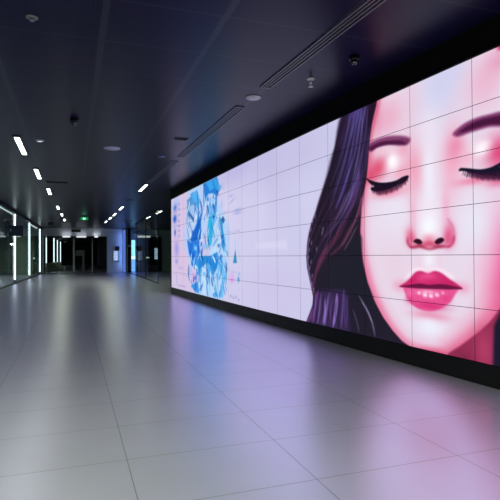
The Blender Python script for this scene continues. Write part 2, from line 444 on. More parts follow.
('S',[(6.961,3.55),(6.954,3.306),(6.892,3.051)],.0211,(60,150,225),.7106248694852592,.0179),
('S',[(7.067,2.246),(7.06,2.044),(7.016,1.841)],.0181,(20,60,140),.6191952307223454,.0182),
('S',[(6.892,.977),(6.99,.89),(7.023,.807)],.0288,(205,196,232),.6440763779576384,.018),
('S',[(7.457,3.29),(7.529,3.111),(7.538,2.919)],.0131,(180,210,248),.8723460416751787,.0193),
('S',[(7.058,2.509),(7.031,2.303),(6.992,2.097)],.0174,(205,196,232),.5876261121443366,.0181),
('S',[(7.141,1.497),(7.162,1.307),(7.102,1.121)],.0187,(20,60,140),.691396019345553,.0184),
('S',[(6.45,1.668),(6.499,1.603),(6.508,1.538)],.0259,(18,80,180),.8611039478063118,.0169),
('S',[(7.082,.922),(7.065,.664),(7.12,.427)],.0284,(150,215,245),.5044981268441857,.0183),
('S',[(7.469,1.862),(7.456,1.665),(7.385,1.47)],.0341,(20,60,140),.7002019789269283,.0191),
('S',[(7.323,3.087),(7.338,2.915),(7.397,2.749)],.0316,(150,215,245),.6449436244670916,.0189),
('S',[(8.132,2.524),(8.117,2.407),(8.118,2.291)],.0375,(225,235,252),.8646746201007078,.0207),
('S',[(6.301,1.04),(6.292,.805),(6.246,.576)],.02,(30,110,205),.6481489714833351,.0164),
('S',[(6.235,1.793),(6.207,1.705),(6.197,1.617)],.0248,(40,170,220),.8005520349465383,.0162),
('S',[(6.83,3.002),(6.851,2.858),(6.868,2.713)],.0106,(150,215,245),.8434975876175816,.0177),
('S',[(7.823,1.311),(7.812,1.165),(7.848,1.017)],.0295,(215,230,250),.8973830615237763,.02),
('S',[(7.407,2.558),(7.398,2.487),(7.353,2.412)],.0305,(40,170,220),.6831457859186201,.019),
('S',[(7.18,1.046),(7.179,.867),(7.099,.698)],.0316,(18,80,180),.5528908148402998,.0184),
('S',[(7.504,2.683),(7.481,2.492),(7.525,2.308)],.0289,(30,110,205),.6499660600897905,.0193),
('S',[(7.713,1.332),(7.629,1.095),(7.564,.86)],.019,(60,150,225),.8394830825246008,.0196),
('S',[(6.65,3.016),(6.645,2.928),(6.583,2.83)],.0229,(215,230,250),.758390650803467,.0172),
('S',[(7.102,3.38),(7.089,3.156),(7.107,2.938)],.0178,(18,80,180),.75970440662679,.0183),
('S',[(7.421,3.192),(7.539,3.115),(7.576,3.021)],.0291,(180,210,248),.7407446225130471,.0193),
('S',[(7.131,.643),(7.099,.534),(7.069,.441)],.0324,(150,215,245),.6495594633594637,.0183),
('S',[(6.868,1.786),(6.881,1.65),(6.916,1.514)],.0201,(150,215,245),.70551179822151,.0178),
('S',[(7.779,1.309),(7.72,1.235),(7.728,1.159)],.0303,(150,215,245),.8608814048261406,.0198),
('S',[(6.647,2.71),(6.728,2.629),(6.785,2.544)],.0168,(215,230,250),.5861574350731236,.0174),
('S',[(8.22,3.213),(8.226,3.103),(8.171,2.984)],.0144,(20,60,140),.7137851346831793,.0209),
('S',[(8.045,2.524),(8.101,2.284),(8.167,2.04)],.0135,(60,150,225),.5970157063590767,.0207),
('S',[(6.927,3.5),(6.901,3.388),(6.906,3.285)],.0283,(205,196,232),.6598728993612643,.0179),
('S',[(6.294,.949),(6.278,.769),(6.203,.597)],.0193,(180,210,248),.8565796923758511,.0163),
('S',[(6.616,1.477),(6.539,1.383),(6.503,1.289)],.0149,(30,110,205),.6887029103031947,.017),
('S',[(7.687,1.196),(7.696,1.061),(7.736,.925)],.0205,(150,215,245),.8204830834061592,.0197),
('S',[(8.208,2.897),(8.217,2.801),(8.282,2.712)],.0154,(20,60,140),.6233566176607258,.021),
('S',[(8.06,1.715),(8.089,1.541),(8.171,1.364)],.033,(225,235,252),.7050635656441767,.0207),
('S',[(8.084,.737),(8.057,.616),(7.936,.507)],.0275,(60,150,225),.7432938943209791,.0205),
('S',[(7.288,1.363),(7.329,1.289),(7.288,1.219)],.0154,(20,60,140),.8473892985692748,.0188),
('S',[(7.505,1.693),(7.503,1.575),(7.455,1.457)],.0192,(150,215,245),.8383651833992619,.0192),
('S',[(7.861,1.589),(7.926,1.317),(7.988,1.041)],.0195,(225,235,252),.8565706726987992,.0202),
('S',[(6.476,2.248),(6.416,2.058),(6.409,1.873)],.0144,(30,110,205),.8986960360530498,.0168),
('S',[(7.519,2.602),(7.625,2.335),(7.641,2.057)],.0249,(180,210,248),.8665029801935544,.0195),
('S',[(7.813,.693),(7.829,.452),(7.917,.412)],.0338,(30,110,205),.8293515812664545,.0201),
('S',[(6.259,1.463),(6.248,1.279),(6.258,1.094)],.0179,(20,60,140),.765615382577753,.0163),
('S',[(7.59,3.394),(7.631,3.249),(7.723,3.111)],.0148,(18,80,180),.5443902008633025,.0196),
('S',[(7.187,3.568),(7.257,3.451),(7.294,3.324)],.0208,(40,170,220),.7847714015583376,.0187),
('S',[(7.325,2.563),(7.436,2.355),(7.458,2.135)],.0203,(225,235,252),.816742345629377,.019),
('S',[(6.427,1.614),(6.356,1.39),(6.333,1.167)],.0119,(215,230,250),.6380014736992581,.0166),
('S',[(6.326,1.757),(6.269,1.583),(6.25,1.411)],.0123,(215,230,250),.8873441765917771,.0164),
('S',[(8.25,1.316),(8.217,1.083),(8.252,.846)],.0161,(18,80,180),.7292784115164569,.021),
('S',[(7.037,1.109),(7.012,.877),(7.004,.645)],.0145,(20,60,140),.5695244578378569,.0181),
('S',[(6.68,2.495),(6.628,2.365),(6.62,2.24)],.0282,(180,210,248),.7984243539804559,.0172),
('S',[(6.681,3.031),(6.689,2.908),(6.738,2.792)],.0137,(180,210,248),.8824422868602131,.0174),
('S',[(6.911,.947),(6.905,.792),(6.851,.643)],.0237,(20,60,140),.8926789374655177,.0178),
('S',[(6.428,.782),(6.374,.713),(6.375,.637)],.0289,(150,215,245),.8268636421823181,.0167),
('S',[(6.375,1.31),(6.34,1.249),(6.309,1.189)],.0242,(215,230,250),.5007623870074122,.0165),
('S',[(6.415,.855),(6.354,.623),(6.302,.455)],.0167,(30,110,205),.7424682344897444,.0166),
('P',[(7.37,2.431),(7.247,2.374),(7.297,2.289),(7.405,2.339)],-1,(120,190,240),.8402565835322091,.0189),
('P',[(7.587,.997),(7.506,.981),(7.54,.733),(7.624,.805)],-1,(90,175,238),.5915899393646273,.0194),
('P',[(7.469,2.146),(7.392,2.078),(7.424,1.946),(7.505,2.009)],-1,(24,100,205),.7245107350554774,.0191),
('P',[(6.48,1.672),(6.4,1.631),(6.433,1.502),(6.507,1.552)],-1,(40,130,220),.6656124230313342,.0168),
('P',[(6.674,1.691),(6.6,1.66),(6.631,1.5),(6.703,1.557)],-1,(90,175,238),.647081774945425,.0173),
('P',[(7.747,1.088),(7.602,1.028),(7.66,.95),(7.785,.984)],-1,(40,130,220),.6848340581049466,.0197),
('P',[(6.448,2.277),(6.354,2.239),(6.392,2.141),(6.475,2.187)],-1,(25,90,190),.708861006701439,.0167),
('P',[(7.646,2.252),(7.568,2.202),(7.601,2.035),(7.683,2.104)],-1,(25,90,190),.540507359778061,.0195),
('P',[(7.607,.877),(7.52,.883),(7.556,.681),(7.644,.732)],-1,(90,175,238),.7693415063916877,.0194),
('P',[(7.162,1.367),(7.053,1.343),(7.098,1.163),(7.195,1.22)],-1,(90,175,238),.7393135022118076,.0184),
('P',[(6.833,2.963),(6.73,2.899),(6.772,2.787),(6.863,2.852)],-1,(24,100,205),.8389695702635209,.0176),
('P',[(7.341,1.094),(7.226,1.058),(7.273,.952),(7.375,.988)],-1,(90,175,238),.8000282037187003,.0188),
('P',[(7.186,1.996),(7.057,1.973),(7.109,1.882),(7.218,1.92)],-1,(120,190,240),.8362582837742745,.0184),
('P',[(7.11,2.212),(7.029,2.148),(7.062,2.082),(7.142,2.125)],-1,(40,130,220),.5361532529229865,.0183),
('P',[(6.884,1.035),(6.815,1.002),(6.844,.848),(6.915,.899)],-1,(120,190,240),.7524098286156676,.0178),
('P',[(6.831,3.49),(6.711,3.407),(6.76,3.241),(6.862,3.333)],-1,(205,222,248),.6989173129971622,.0176),
('P',[(7.857,.908),(7.75,.913),(7.794,.749),(7.896,.789)],-1,(25,90,190),.5580233968877057,.02),
('P',[(7.839,2.008),(7.71,1.944),(7.762,1.815),(7.878,1.875)],-1,(205,222,248),.6341322561353896,.0199),
('P',[(8.002,1.765),(7.867,1.754),(7.923,1.5),(8.043,1.579)],-1,(24,100,205),.6178569589842435,.0203),
('P',[(8.002,2.611),(7.867,2.541),(7.922,2.39),(8.043,2.465)],-1,(25,90,190),.5955835985349945,.0203),
('P',[(6.612,.903),(6.555,.872),(6.579,.694),(6.64,.75)],-1,(196,200,238),.5514430617931416,.0171),
('P',[(7.125,3.474),(7.003,3.401),(7.053,3.281),(7.158,3.358)],-1,(205,222,248),.7856038709555291,.0183),
('P',[(6.696,1.098),(6.59,1.048),(6.633,.944),(6.725,.984)],-1,(90,175,238),.7700205477171572,.0173),
('P',[(6.724,2.025),(6.653,1.971),(6.682,1.887),(6.753,1.931)],-1,(196,200,238),.6493431581659441,.0174),
('P',[(6.664,.977),(6.56,.931),(6.602,.83),(6.692,.867)],-1,(120,190,240),.8072056786461123,.0172),
('P',[(6.611,2.015),(6.505,1.992),(6.548,1.875),(6.639,1.92)],-1,(25,90,190),.656197917529567,.0171),
('G',9.195,3.922,.2171,.2535,0,(165,190,240),.7),
('G',9.281,3.686,.1442,.1363,0,(50,110,205),.85),
('G',9.302,3.22,.1447,.1708,0,(25,85,200),1),
('G',9.29,2.642,.0764,.1492,0,(50,85,190),.9),
('G',9.204,2.908,.2508,.1268,0,(180,185,235),.5),
('G',8.951,3.782,.0718,.0536,0,(90,130,215),.6),
('G',8.952,3.576,.0718,.0536,0,(90,130,215),.6),
('G',8.955,3.329,.0718,.0536,0,(90,130,215),.6),
('G',8.957,3.081,.0718,.0536,0,(90,130,215),.6),
('G',8.958,2.875,.0718,.0536,0,(90,130,215),.6),
('G',8.96,2.669,.0719,.0536,0,(90,130,215),.6),
('G',8.962,2.463,.0719,.0536,0,(90,130,215),.6),
('G',9.17,1.934,.1993,.3369,0,(150,150,225),.8),
('G',9.175,1.407,.108,.0927,0,(130,135,220),.7),
('G',8.816,1.15,.1939,.0609,0,(180,160,220),.6),
('S',[(9.22,.962),(9.142,.464)],.0169,(140,130,200),.6,.0295),
('S',[(9.06,.431),(8.449,.426)],.0161,(140,130,200),.7,.0282),
('S',[(8.896,.901),(8.167,.84)],.0157,(170,160,215),.5,.0275),
('G',6.458,3.799,.1087,.0612,0,(175,175,225),.6),
('G',6.415,3.68,.0644,.0243,0,(100,150,215),.5),
('G',6.052,3.356,.0845,.0346,0,(150,155,215),.6),
('G',6.015,3.203,.1138,.023,-.5,(140,145,205),.6),
('G',6.419,3.208,.0344,.1217,0,(150,170,235),.6),
('G',5.814,2.904,.1209,.0474,0,(150,165,220),.7),
('G',5.815,2.82,.1281,.0362,0,(150,165,220),.7),
('G',6.294,2.94,.1241,.0239,0,(150,165,225),.5),
('G',6.424,2.539,.0344,.0913,0,(60,140,210),.5),
('G',6.137,2.325,.0867,.0292,0,(185,165,215),.6),
('G',5.946,2.305,.0556,.0284,0,(150,195,235),.6),
('G',5.801,2.317,.0708,.0278,0,(160,150,205),.5),
('P',[(5.902,1.82),(5.843,1.427),(5.99,1.423)],-1,(25,140,180),.95,.0169),
('S',[(5.9,2.13),(5.913,1.82)],.0141,(130,205,235),.7,.0198),
('S',[(5.803,2.011),(5.754,1.622),(5.703,1.457)],.011,(140,200,235),.5,.0193),
('G',6.032,.933,.0762,.0719,0,(220,130,215),.8),
('G',6.031,1.048,.0952,.0862,0,(215,160,225),.5),
('G',5.793,.97,.0353,.0666,0,(25,130,200),.95),
('G',5.775,1.124,.0456,.0415,0,(90,180,225),.6),
('G',5.992,1.166,.1128,.0229,0,(170,155,215),.5),
('G',6.073,.467,.0309,.0376,0,(125,120,190),.6),
('G',5.979,.426,.0299,.0371,0,(125,120,190),.6),
('G',5.887,.47,.0291,.0366,0,(125,120,190),.6),
('G',5.794,.402,.0282,.036,0,(125,120,190),.6)],
1.85: [
('G',6.073,3.796,.5103,.9573,0,(184,178,218),.5),
('G',5.187,3.833,.5262,.6277,0,(190,186,222),.6),
('G',6.036,.81,.9432,.7126,0,(202,192,228),.6),
('G',6.281,2.628,.2035,.7386,0,(214,212,240),.4),
('P',[(6.498,1.949),(5.533,1.968),(5.534,1.769),(6.499,1.797)],-1,(216,212,240),.7,.0472)],
1.5: [
('G',6.124,2.741,.3816,.6046,0,(208,206,234),.6),
('P',[(5.16,4.875),(3.071,4.28),(3.112,-.106),(5.217,-.922)],-1,(229,214,231),1,.0071),
('G',3.779,3.917,.2688,.4954,0,(206,207,236),1),
('G',3.611,4.133,.1595,.2662,0,(204,204,236),.8),
('G',3.274,3.733,.1966,.322,0,(232,176,202),.75),
('G',3.12,3.949,.1465,.1676,0,(226,150,182),.7),
('G',4.482,3.771,.2564,.3135,0,(232,170,196),.85),
('G',4.681,3.944,.1033,.4217,0,(224,130,164),.7),
('G',4.12,3.898,.112,.382,0,(230,196,216),.5),
('G',4.34,2.339,.3642,.4272,0,(231,225,241),.9),
('G',4.41,1.468,.311,.3703,0,(229,206,224),.8),
('S',[(4.61,4.174),(4.753,3.677),(4.81,3.364)],.0327,(214,80,120),.8,.049),
('B',[(4.81,3.364),(4.849,3.042),(4.927,2.722),(4.988,2.29),(4.991,1.949),(4.956,1.608),(4.867,1.241),(4.745,.922),(4.546,.566),(4.299,.307),(4.045,.222),(3.789,.233)],.064,(222,74,118),.85,.0961),
('B',[(4.944,2.895),(5.007,2.292),(5.011,1.882),(4.938,1.507),(4.814,1.046),(4.513,.54),(4.255,.273),(3.979,.225)],.1288,(232,140,176),.5,.161),
('B',[(3.147,1.003),(3.262,.791),(3.384,.619),(3.533,.445),(3.693,.286),(3.979,.211)],.0515,(212,52,98),.9,.1031),
('B',[(3.127,1.196),(3.282,.837),(3.446,.606),(3.669,.372)],.1259,(232,120,160),.55,.1385),
('G',3.124,1.53,.137,.5726,0,(236,100,158),.85),
('G',3.1,1.198,.1456,.3083,0,(226,70,130),.7),
('G',3.275,1.528,.1371,.617,0,(240,170,200),.5),
('G',3.391,2.033,.1858,.38,0,(229,226,242),1),
('G',4.102,2.892,.1526,.4093,0,(238,156,182),.85),
('G',4.271,3.206,.1185,.1358,0,(234,150,176),.6),
('G',3.623,2.882,.1257,.4527,0,(240,166,192),.85),
('G',3.576,3.055,.1008,.1847,0,(228,120,158),.6),
('G',3.903,2.703,.0833,.6193,0,(236,232,246),1),
('G',3.897,3.378,.1537,.3096,0,(232,222,238),.8),
('G',4.655,3.027,.1704,.1936,0,(222,84,118),.95),
('G',4.778,2.925,.1245,.1317,0,(214,60,100),.7),
('G',4.52,3.263,.1948,.0631,0,(240,196,210),.6),
('G',4.304,2.881,.1349,.1365,0,(240,150,176),.7),
('G',4.41,3.045,.1013,.1314,0,(250,238,246),1),
('G',4.425,3.095,.0549,.0775,0,(255,255,255),.7),
('G',3.13,2.847,.1469,.2156,0,(220,66,120),.95),
('G',3.446,2.861,.0953,.1283,0,(240,170,196),.6),
('G',3.312,2.937,.0798,.0873,0,(252,244,250),1),
('G',3.281,2.99,.0689,.0496,0,(252,240,248),.6),
('G',4.493,2.611,.257,.0941,0,(234,120,150),.8),
('G',3.366,2.561,.2043,.0567,0,(234,110,150),.75),
('G',3.152,2.492,.1112,.0601,0,(226,80,130),.6),
('G',3.909,2.083,.1412,.3378,0,(240,228,240),.9),
('G',3.91,2.027,.0899,.1548,0,(244,246,255),1),
('G',4.122,2.251,.0559,.2639,0,(238,174,200),.7),
('G',3.698,2.279,.053,.2431,0,(238,168,198),.7),
('G',4.168,1.901,.071,.133,0,(230,110,148),.85),
('G',3.666,1.899,.0639,.1475,0,(226,96,142),.9),
('G',3.912,1.774,.1542,.0563,0,(224,84,124),.9),
('G',3.911,1.858,.0899,.0563,0,(238,140,166),.7),
('S',[(4.202,1.873),(4.197,1.799),(4.155,1.738),(4.072,1.724)],.0162,(176,40,84),.85,.0251),
('S',[(3.676,2.101),(3.626,1.989),(3.609,1.869),(3.628,1.79)],.012,(214,96,144),.7,.032),
('S',[(3.609,1.869),(3.626,1.776),(3.68,1.719)],.0147,(186,46,92),.85,.024),
('S',[(4.155,1.738),(4.044,1.749),(3.913,1.703),(3.787,1.728),(3.668,1.731)],.0183,(172,40,80),.8,.0267),
('G',4.14,1.841,.0562,.0882,0,(214,80,122),.7),
('G',3.679,1.819,.0584,.0941,0,(214,76,122),.7),
('G',3.912,1.788,.0642,.0422,0,(206,70,110),.6),
('G',4.031,1.749,.0673,.0288,0,(150,24,60),.6),
('G',3.799,1.742,.0736,.0275,0,(150,24,60),.6),
('P',[(4.119,1.818),(4.084,1.855),(4.03,1.844),(3.998,1.797),(4.03,1.772),(4.085,1.789)],.0,(46,8,28),1,.013),
('P',[(3.841,1.796),(3.804,1.844),(3.75,1.855),(3.724,1.821),(3.756,1.782),(3.811,1.767)],.0,(42,6,28),1,.0123),
('G',3.914,1.548,.0771,.1126,0,(244,238,248),.8),
('G',4.046,1.518,.0406,.1444,0,(236,204,222),.5),
('G',3.777,1.522,.0365,.137,0,(236,200,220),.5),
('G',4.321,1.151,.1053,.0911,0,(234,150,180),.7),
('G',3.516,1.188,.0762,.0779,0,(234,150,182),.7),
('G',3.909,.762,.2178,.0702,0,(226,110,146),.8),
('B',[(4.231,1.262),(4.102,1.408),(3.928,1.407),(3.778,1.419),(3.637,1.324)],.0226,(250,226,240),.8,.0226),
('P',[(4.328,1.141),(4.202,1.243),(4.103,1.363),(4.021,1.39),(3.929,1.359),(3.852,1.396),(3.766,1.374),(3.66,1.291),(3.521,1.182),(3.639,1.156),(3.78,1.157),(3.931,1.147),(4.146,1.141)],.0,(202,40,106),1,.0169),
('G',4.022,1.275,.067,.0503,0,(226,60,126),.7),
('G',3.929,1.322,.1034,.0494,0,(234,84,142),.8),
('G',4.146,1.238,.0704,.0368,0,(190,30,90),.6),
('G',3.672,1.242,.0698,.0322,0,(190,30,92),.6),
('P',[(4.262,1.134),(4.105,1.153),(3.931,1.153),(3.768,1.167),(3.582,1.164),(3.605,1.088),(3.669,.974),(3.783,.878),(3.908,.826),(4.053,.84),(4.177,.917),(4.241,1.037)],.0,(230,84,146),1,.0211),
('G',3.71,1.023,.0591,.054,0,(220,60,126),.6),
('G',4.191,.968,.0572,.0593,0,(216,56,122),.6),
('G',3.907,.902,.1921,.0562,0,(214,46,116),.85),
('G',4.176,1.059,.0569,.0591,0,(240,120,172),.6),
('P',[(4.328,1.141),(4.146,1.188),(4.022,1.209),(3.93,1.198),(3.78,1.22),(3.638,1.209),(3.521,1.179),(3.662,1.154),(3.78,1.149),(3.931,1.139),(4.119,1.134)],.0,(98,14,58),.95,.0126),
('G',4.051,1.071,.0353,.0231,0,(255,226,244),.8),
('G',3.971,1.05,.0328,.0313,0,(255,226,244),1),
('G',3.893,1.044,.0293,.028,0,(255,226,244),1),
('G',3.818,1.066,.0284,.0249,0,(255,226,244),.9),
('G',3.931,1.097,.1035,.0282,0,(255,226,244),.6),
('G',3.745,1.101,.024,.0218,0,(255,226,244),.5),
('S',[(4.133,1.107),(4.141,.989)],.0051,(214,60,126),.45,.0073),
('S',[(4.077,1.112),(4.083,.995)],.0051,(214,60,126),.45,.0073),
('S',[(4.01,1.118),(4.014,1.003)],.005,(214,60,126),.45,.0072),
('S',[(3.931,1.125),(3.932,1.012)],.0049,(214,60,126),.45,.0071),
('S',[(3.855,1.132),(3.854,1.02)],.0049,(214,60,126),.45,.007),
('S',[(3.78,1.138),(3.777,1.029)],.0048,(214,60,126),.45,.0069),
('S',[(3.72,1.143),(3.716,1.036)],.0047,(214,60,126),.45,.0068),
('S',[(3.673,1.148),(3.667,1.041)],.0047,(214,60,126),.45,.0067),
('G',3.91,.621,.1794,.1264,0,(236,230,246),1),
('G',3.936,.588,.1036,.0847,0,(232,236,250),.6),
('P',[(3.693,.293),(3.556,.426),(3.447,.548),(3.343,.665),(3.243,.801),(3.147,.973),(3.092,1.081),(3.103,-.102),(3.795,-.37)],-1,(146,42,80),1,.0151),
('G',3.305,.437,.0891,.2479,0,(178,60,100),.8),
('G',3.524,.278,.109,.0909,0,(120,34,66),.7),
('P',[(3.205,.753),(3.092,1.081),(3.103,-.102),(3.233,-.153)],-1,(24,20,44),1,.024),
('G',3.118,4.104,.0275,.0359,0,(214,30,84),.9),
('P',[(4.809,3.414),(4.773,3.477),(4.651,3.498),(4.485,3.486),(4.299,3.433),(4.168,3.362),(4.154,3.305),(4.198,3.259),(4.301,3.281),(4.486,3.348),(4.652,3.36),(4.774,3.327)],.0,(122,50,98),.9,.0313),
('P',[(4.81,3.397),(4.756,3.422),(4.617,3.436),(4.454,3.406),(4.27,3.342),(4.227,3.275),(4.486,3.354),(4.652,3.366),(4.774,3.337)],.0,(74,22,62),.9,.0238),
('P',[(3.608,3.218),(3.574,3.266),(3.474,3.322),(3.358,3.343),(3.239,3.339),(3.071,3.311),(3.073,3.151),(3.221,3.18),(3.319,3.182),(3.443,3.177),(3.552,3.169)],.0,(116,40,92),.9,.0277),
('P',[(3.529,3.221),(3.453,3.275),(3.338,3.304),(3.22,3.297),(3.072,3.269),(3.073,3.168),(3.221,3.209),(3.339,3.214),(3.464,3.207)],.0,(66,16,56),.9,.0224),
('P',[(4.86,2.9),(4.779,2.85),(4.641,2.788),(4.492,2.761),(4.366,2.763),(4.26,2.798),(4.188,2.8),(4.188,2.755),(4.238,2.715),(4.336,2.689),(4.429,2.661),(4.542,2.641),(4.659,2.647),(4.745,2.672),(4.789,2.72),(4.71,2.731),(4.789,2.796)],.0,(24,14,34),1,.0126),
('P',[(4.745,2.721),(4.542,2.667),(4.382,2.683),(4.246,2.747),(4.217,2.711),(4.337,2.628),(4.51,2.59),(4.676,2.603)],.0,(60,16,46),.75,.0342),
('S',[(4.255,2.764),(4.218,2.666)],.0067,(90,26,56),.8,.009),
('S',[(4.313,2.746),(4.283,2.633)],.0068,(90,26,56),.8,.0091),
('S',[(4.374,2.712),(4.345,2.599)],.0069,(90,26,56),.8,.0092),
('S',[(4.45,2.696),(4.43,2.584)],.007,(90,26,56),.8,.0093),
('S',[(4.528,2.68),(4.517,2.567)],.0071,(90,26,56),.8,.0095),
('S',[(4.625,2.682),(4.626,2.586)],.0072,(90,26,56),.8,.0096),
('S',[(4.7,2.713),(4.746,2.623)],.0073,(90,26,56),.8,.0098),
('P',[(3.545,2.717),(3.529,2.752),(3.448,2.73),(3.324,2.687),(3.226,2.686),(3.15,2.713),(3.077,2.737),(3.078,2.555),(3.227,2.586),(3.325,2.617),(3.427,2.666),(3.491,2.702)],.0,(18,14,40),1,.01),
('P',[(3.437,2.679),(3.324,2.64),(3.207,2.613),(3.078,2.595),(3.079,2.512),(3.189,2.518),(3.325,2.565),(3.417,2.623)],.0,(60,16,50),.75,.032),
('G',3.497,2.682,.0217,.0156,0,(250,232,240),.9),
('S',[(3.443,2.693),(3.463,2.62)],.0051,(96,22,60),.75,.0077),
('S',[(3.392,2.668),(3.409,2.583)],.0051,(96,22,60),.75,.0076),
('S',[(3.342,2.644),(3.353,2.558)],.005,(96,22,60),.75,.0075),
('S',[(3.293,2.633),(3.3,2.535)],.005,(96,22,60),.75,.0075),
('S',[(3.246,2.622),(3.246,2.524)],.0049,(96,22,60),.75,.0074),
('S',[(3.199,2.611),(3.194,2.519)],.0049,(96,22,60),.75,.0073),
('S',[(3.154,2.601),(3.142,2.514)],.0048,(96,22,60),.75,.0072),
('S',[(4.774,3.329),(4.721,3.39)],.0057,(70,18,58),.5,.0098),
('S',[(4.749,3.352),(4.696,3.413)],.0057,(70,18,58),.5,.0098),
('S',[(4.723,3.358),(4.671,3.418)],.0057,(70,18,58),.5,.0098),
('S',[(4.698,3.36),(4.646,3.42)],.0057,(70,18,58),.5,.0097),
('S',[(4.673,3.361),(4.622,3.421)],.0056,(70,18,58),.5,.0097),
('S',[(4.649,3.361),(4.597,3.421)],.0056,(70,18,58),.5,.0096),
('S',[(4.624,3.36),(4.573,3.419)],.0056,(70,18,58),.5,.0096),
('S',[(4.6,3.358),(4.55,3.418)],.0056,(70,18,58),.5,.0096),
('S',[(4.576,3.357),(4.526,3.416)],.0055,(70,18,58),.5,.0095),
('S',[(4.552,3.355),(4.503,3.414)],.0055,(70,18,58),.5,.0095),
('S',[(4.529,3.352),(4.479,3.411)],.0055,(70,18,58),.5,.0094),
('S',[(4.505,3.35),(4.456,3.408)],.0055,(70,18,58),.5,.0094),
('S',[(4.482,3.347),(4.434,3.405)],.0055,(70,18,58),.5,.0094),
('S',[(4.459,3.344),(4.411,3.402)],.0054,(70,18,58),.5,.0093),
('S',[(4.436,3.341),(4.389,3.399)],.0054,(70,18,58),.5,.0093),
('S',[(4.413,3.338),(4.366,3.396)],.0054,(70,18,58),.5,.0092),
('S',[(4.391,3.335),(4.344,3.392)],.0054,(70,18,58),.5,.0092),
('S',[(4.369,3.331),(4.322,3.389)],.0054,(70,18,58),.5,.0092),
('S',[(4.347,3.328),(4.301,3.385)],.0053,(70,18,58),.5,.0091),
('S',[(4.325,3.324),(4.279,3.381)],.0053,(70,18,58),.5,.0091),
('S',[(4.303,3.321),(4.258,3.378)],.0053,(70,18,58),.5,.0091),
('S',[(4.282,3.312),(4.237,3.368)],.0053,(70,18,58),.5,.009),
('S',[(4.26,3.302),(4.216,3.359)],.0052,(70,18,58),.5,.009),
('S',[(4.239,3.293),(4.195,3.349)],.0052,(70,18,58),.5,.009),
('S',[(4.218,3.283),(4.174,3.34)],.0052,(70,18,58),.5,.0089),
('S',[(4.197,3.274),(4.154,3.33)],.0052,(70,18,58),.5,.0089),
('S',[(3.574,3.186),(3.536,3.226)],.0046,(66,14,56),.5,.0079),
('S',[(3.554,3.211),(3.516,3.251)],.0046,(66,14,56),.5,.0078),
('S',[(3.533,3.219),(3.495,3.261)],.0046,(66,14,56),.5,.0078),
('S',[(3.513,3.225),(3.475,3.268)],.0045,(66,14,56),.5,.0078),
('S',[(3.493,3.228),(3.456,3.272)],.0045,(66,14,56),.5,.0078),
('S',[(3.473,3.231),(3.436,3.276)],.0045,(66,14,56),.5,.0077),
('S',[(3.453,3.232),(3.417,3.279)],.0045,(66,14,56),.5,.0077),
('S',[(3.434,3.233),(3.397,3.281)],.0045,(66,14,56),.5,.0077),
('S',[(3.414,3.234),(3.378,3.282)],.0044,(66,14,56),.5,.0076),
('S',[(3.395,3.234),(3.359,3.283)],.0044,(66,14,56),.5,.0076),
('S',[(3.376,3.233),(3.341,3.284)],.0044,(66,14,56),.5,.0076),
('S',[(3.357,3.233),(3.322,3.284)],.0044,(66,14,56),.5,.0075),
('S',[(3.338,3.232),(3.304,3.284)],.0044,(66,14,56),.5,.0075),
('S',[(3.32,3.231),(3.285,3.284)],.0044,(66,14,56),.5,.0075),
('S',[(3.301,3.229),(3.267,3.284)],.0043,(66,14,56),.5,.0074),
('S',[(3.283,3.228),(3.249,3.284)],.0043,(66,14,56),.5,.0074),
('S',[(3.265,3.226),(3.231,3.283)],.0043,(66,14,56),.5,.0074),
('S',[(3.247,3.224),(3.214,3.282)],.0043,(66,14,56),.5,.0074),
('S',[(3.229,3.222),(3.196,3.281)],.0043,(66,14,56),.5,.0073),
('S',[(3.211,3.22),(3.179,3.28)],.0043,(66,14,56),.5,.0073),
('S',[(3.194,3.218),(3.161,3.279)],.0042,(66,14,56),.5,.0073),
('S',[(3.177,3.216),(3.144,3.277)],.0042,(66,14,56),.5,.0072),
('S',[(3.159,3.213),(3.127,3.276)],.0042,(66,14,56),.5,.0072),
('S',[(3.142,3.211),(3.11,3.275)],.0042,(66,14,56),.5,.0072),
('S',[(3.125,3.208),(3.094,3.273)],.0042,(66,14,56),.5,.0072),
('S',[(3.108,3.206),(3.077,3.271)],.0042,(66,14,56),.5,.0071),
('P',[(4.86,2.9),(4.779,2.85),(4.641,2.788),(4.492,2.761),(4.366,2.763),(4.26,2.798),(4.188,2.8),(4.188,2.761),(4.246,2.723),(4.336,2.696),(4.429,2.671),(4.542,2.657),(4.659,2.666),(4.745,2.688),(4.78,2.731),(4.71,2.747),(4.797,2.814)],.0,(22,12,32),1,.0142),
('S',[(4.753,2.747),(4.764,2.648)],.0082,(30,12,36),.8,.009),
('S',[(4.717,2.742),(4.725,2.646)],.0082,(30,12,36),.8,.009),
('S',[(4.682,2.738),(4.686,2.648)],.0081,(30,12,36),.8,.0089),
('S',[(4.646,2.736),(4.647,2.626)],.0081,(30,12,36),.8,.0089),
('S',[(4.611,2.734),(4.609,2.647)],.008,(30,12,36),.8,.0088),
('S',[(4.577,2.734),(4.572,2.634)],.008,(30,12,36),.8,.0087),
('S',[(4.543,2.735),(4.535,2.625)],.0079,(30,12,36),.8,.0087),
('S',[(4.509,2.737),(4.498,2.648)],.0079,(30,12,36),.8,.0086),
('S',[(4.476,2.74),(4.462,2.639)],.0078,(30,12,36),.8,.0086),
('S',[(4.443,2.745),(4.426,2.642)],.0078,(30,12,36),.8,.0085),
('S',[(4.411,2.75),(4.391,2.662)],.0077,(30,12,36),.8,.0085),
('S',[(4.379,2.757),(4.356,2.66)],.0077,(30,12,36),.8,.0084),
('S',[(4.347,2.764),(4.322,2.66)],.0076,(30,12,36),.8,.0084),
('S',[(4.316,2.773),(4.288,2.674)],.0076,(30,12,36),.8,.0083),
('S',[(4.285,2.783),(4.255,2.677)],.0075,(30,12,36),.8,.0083),
('S',[(4.254,2.793),(4.222,2.702)],.0075,(30,12,36),.8,.0082),
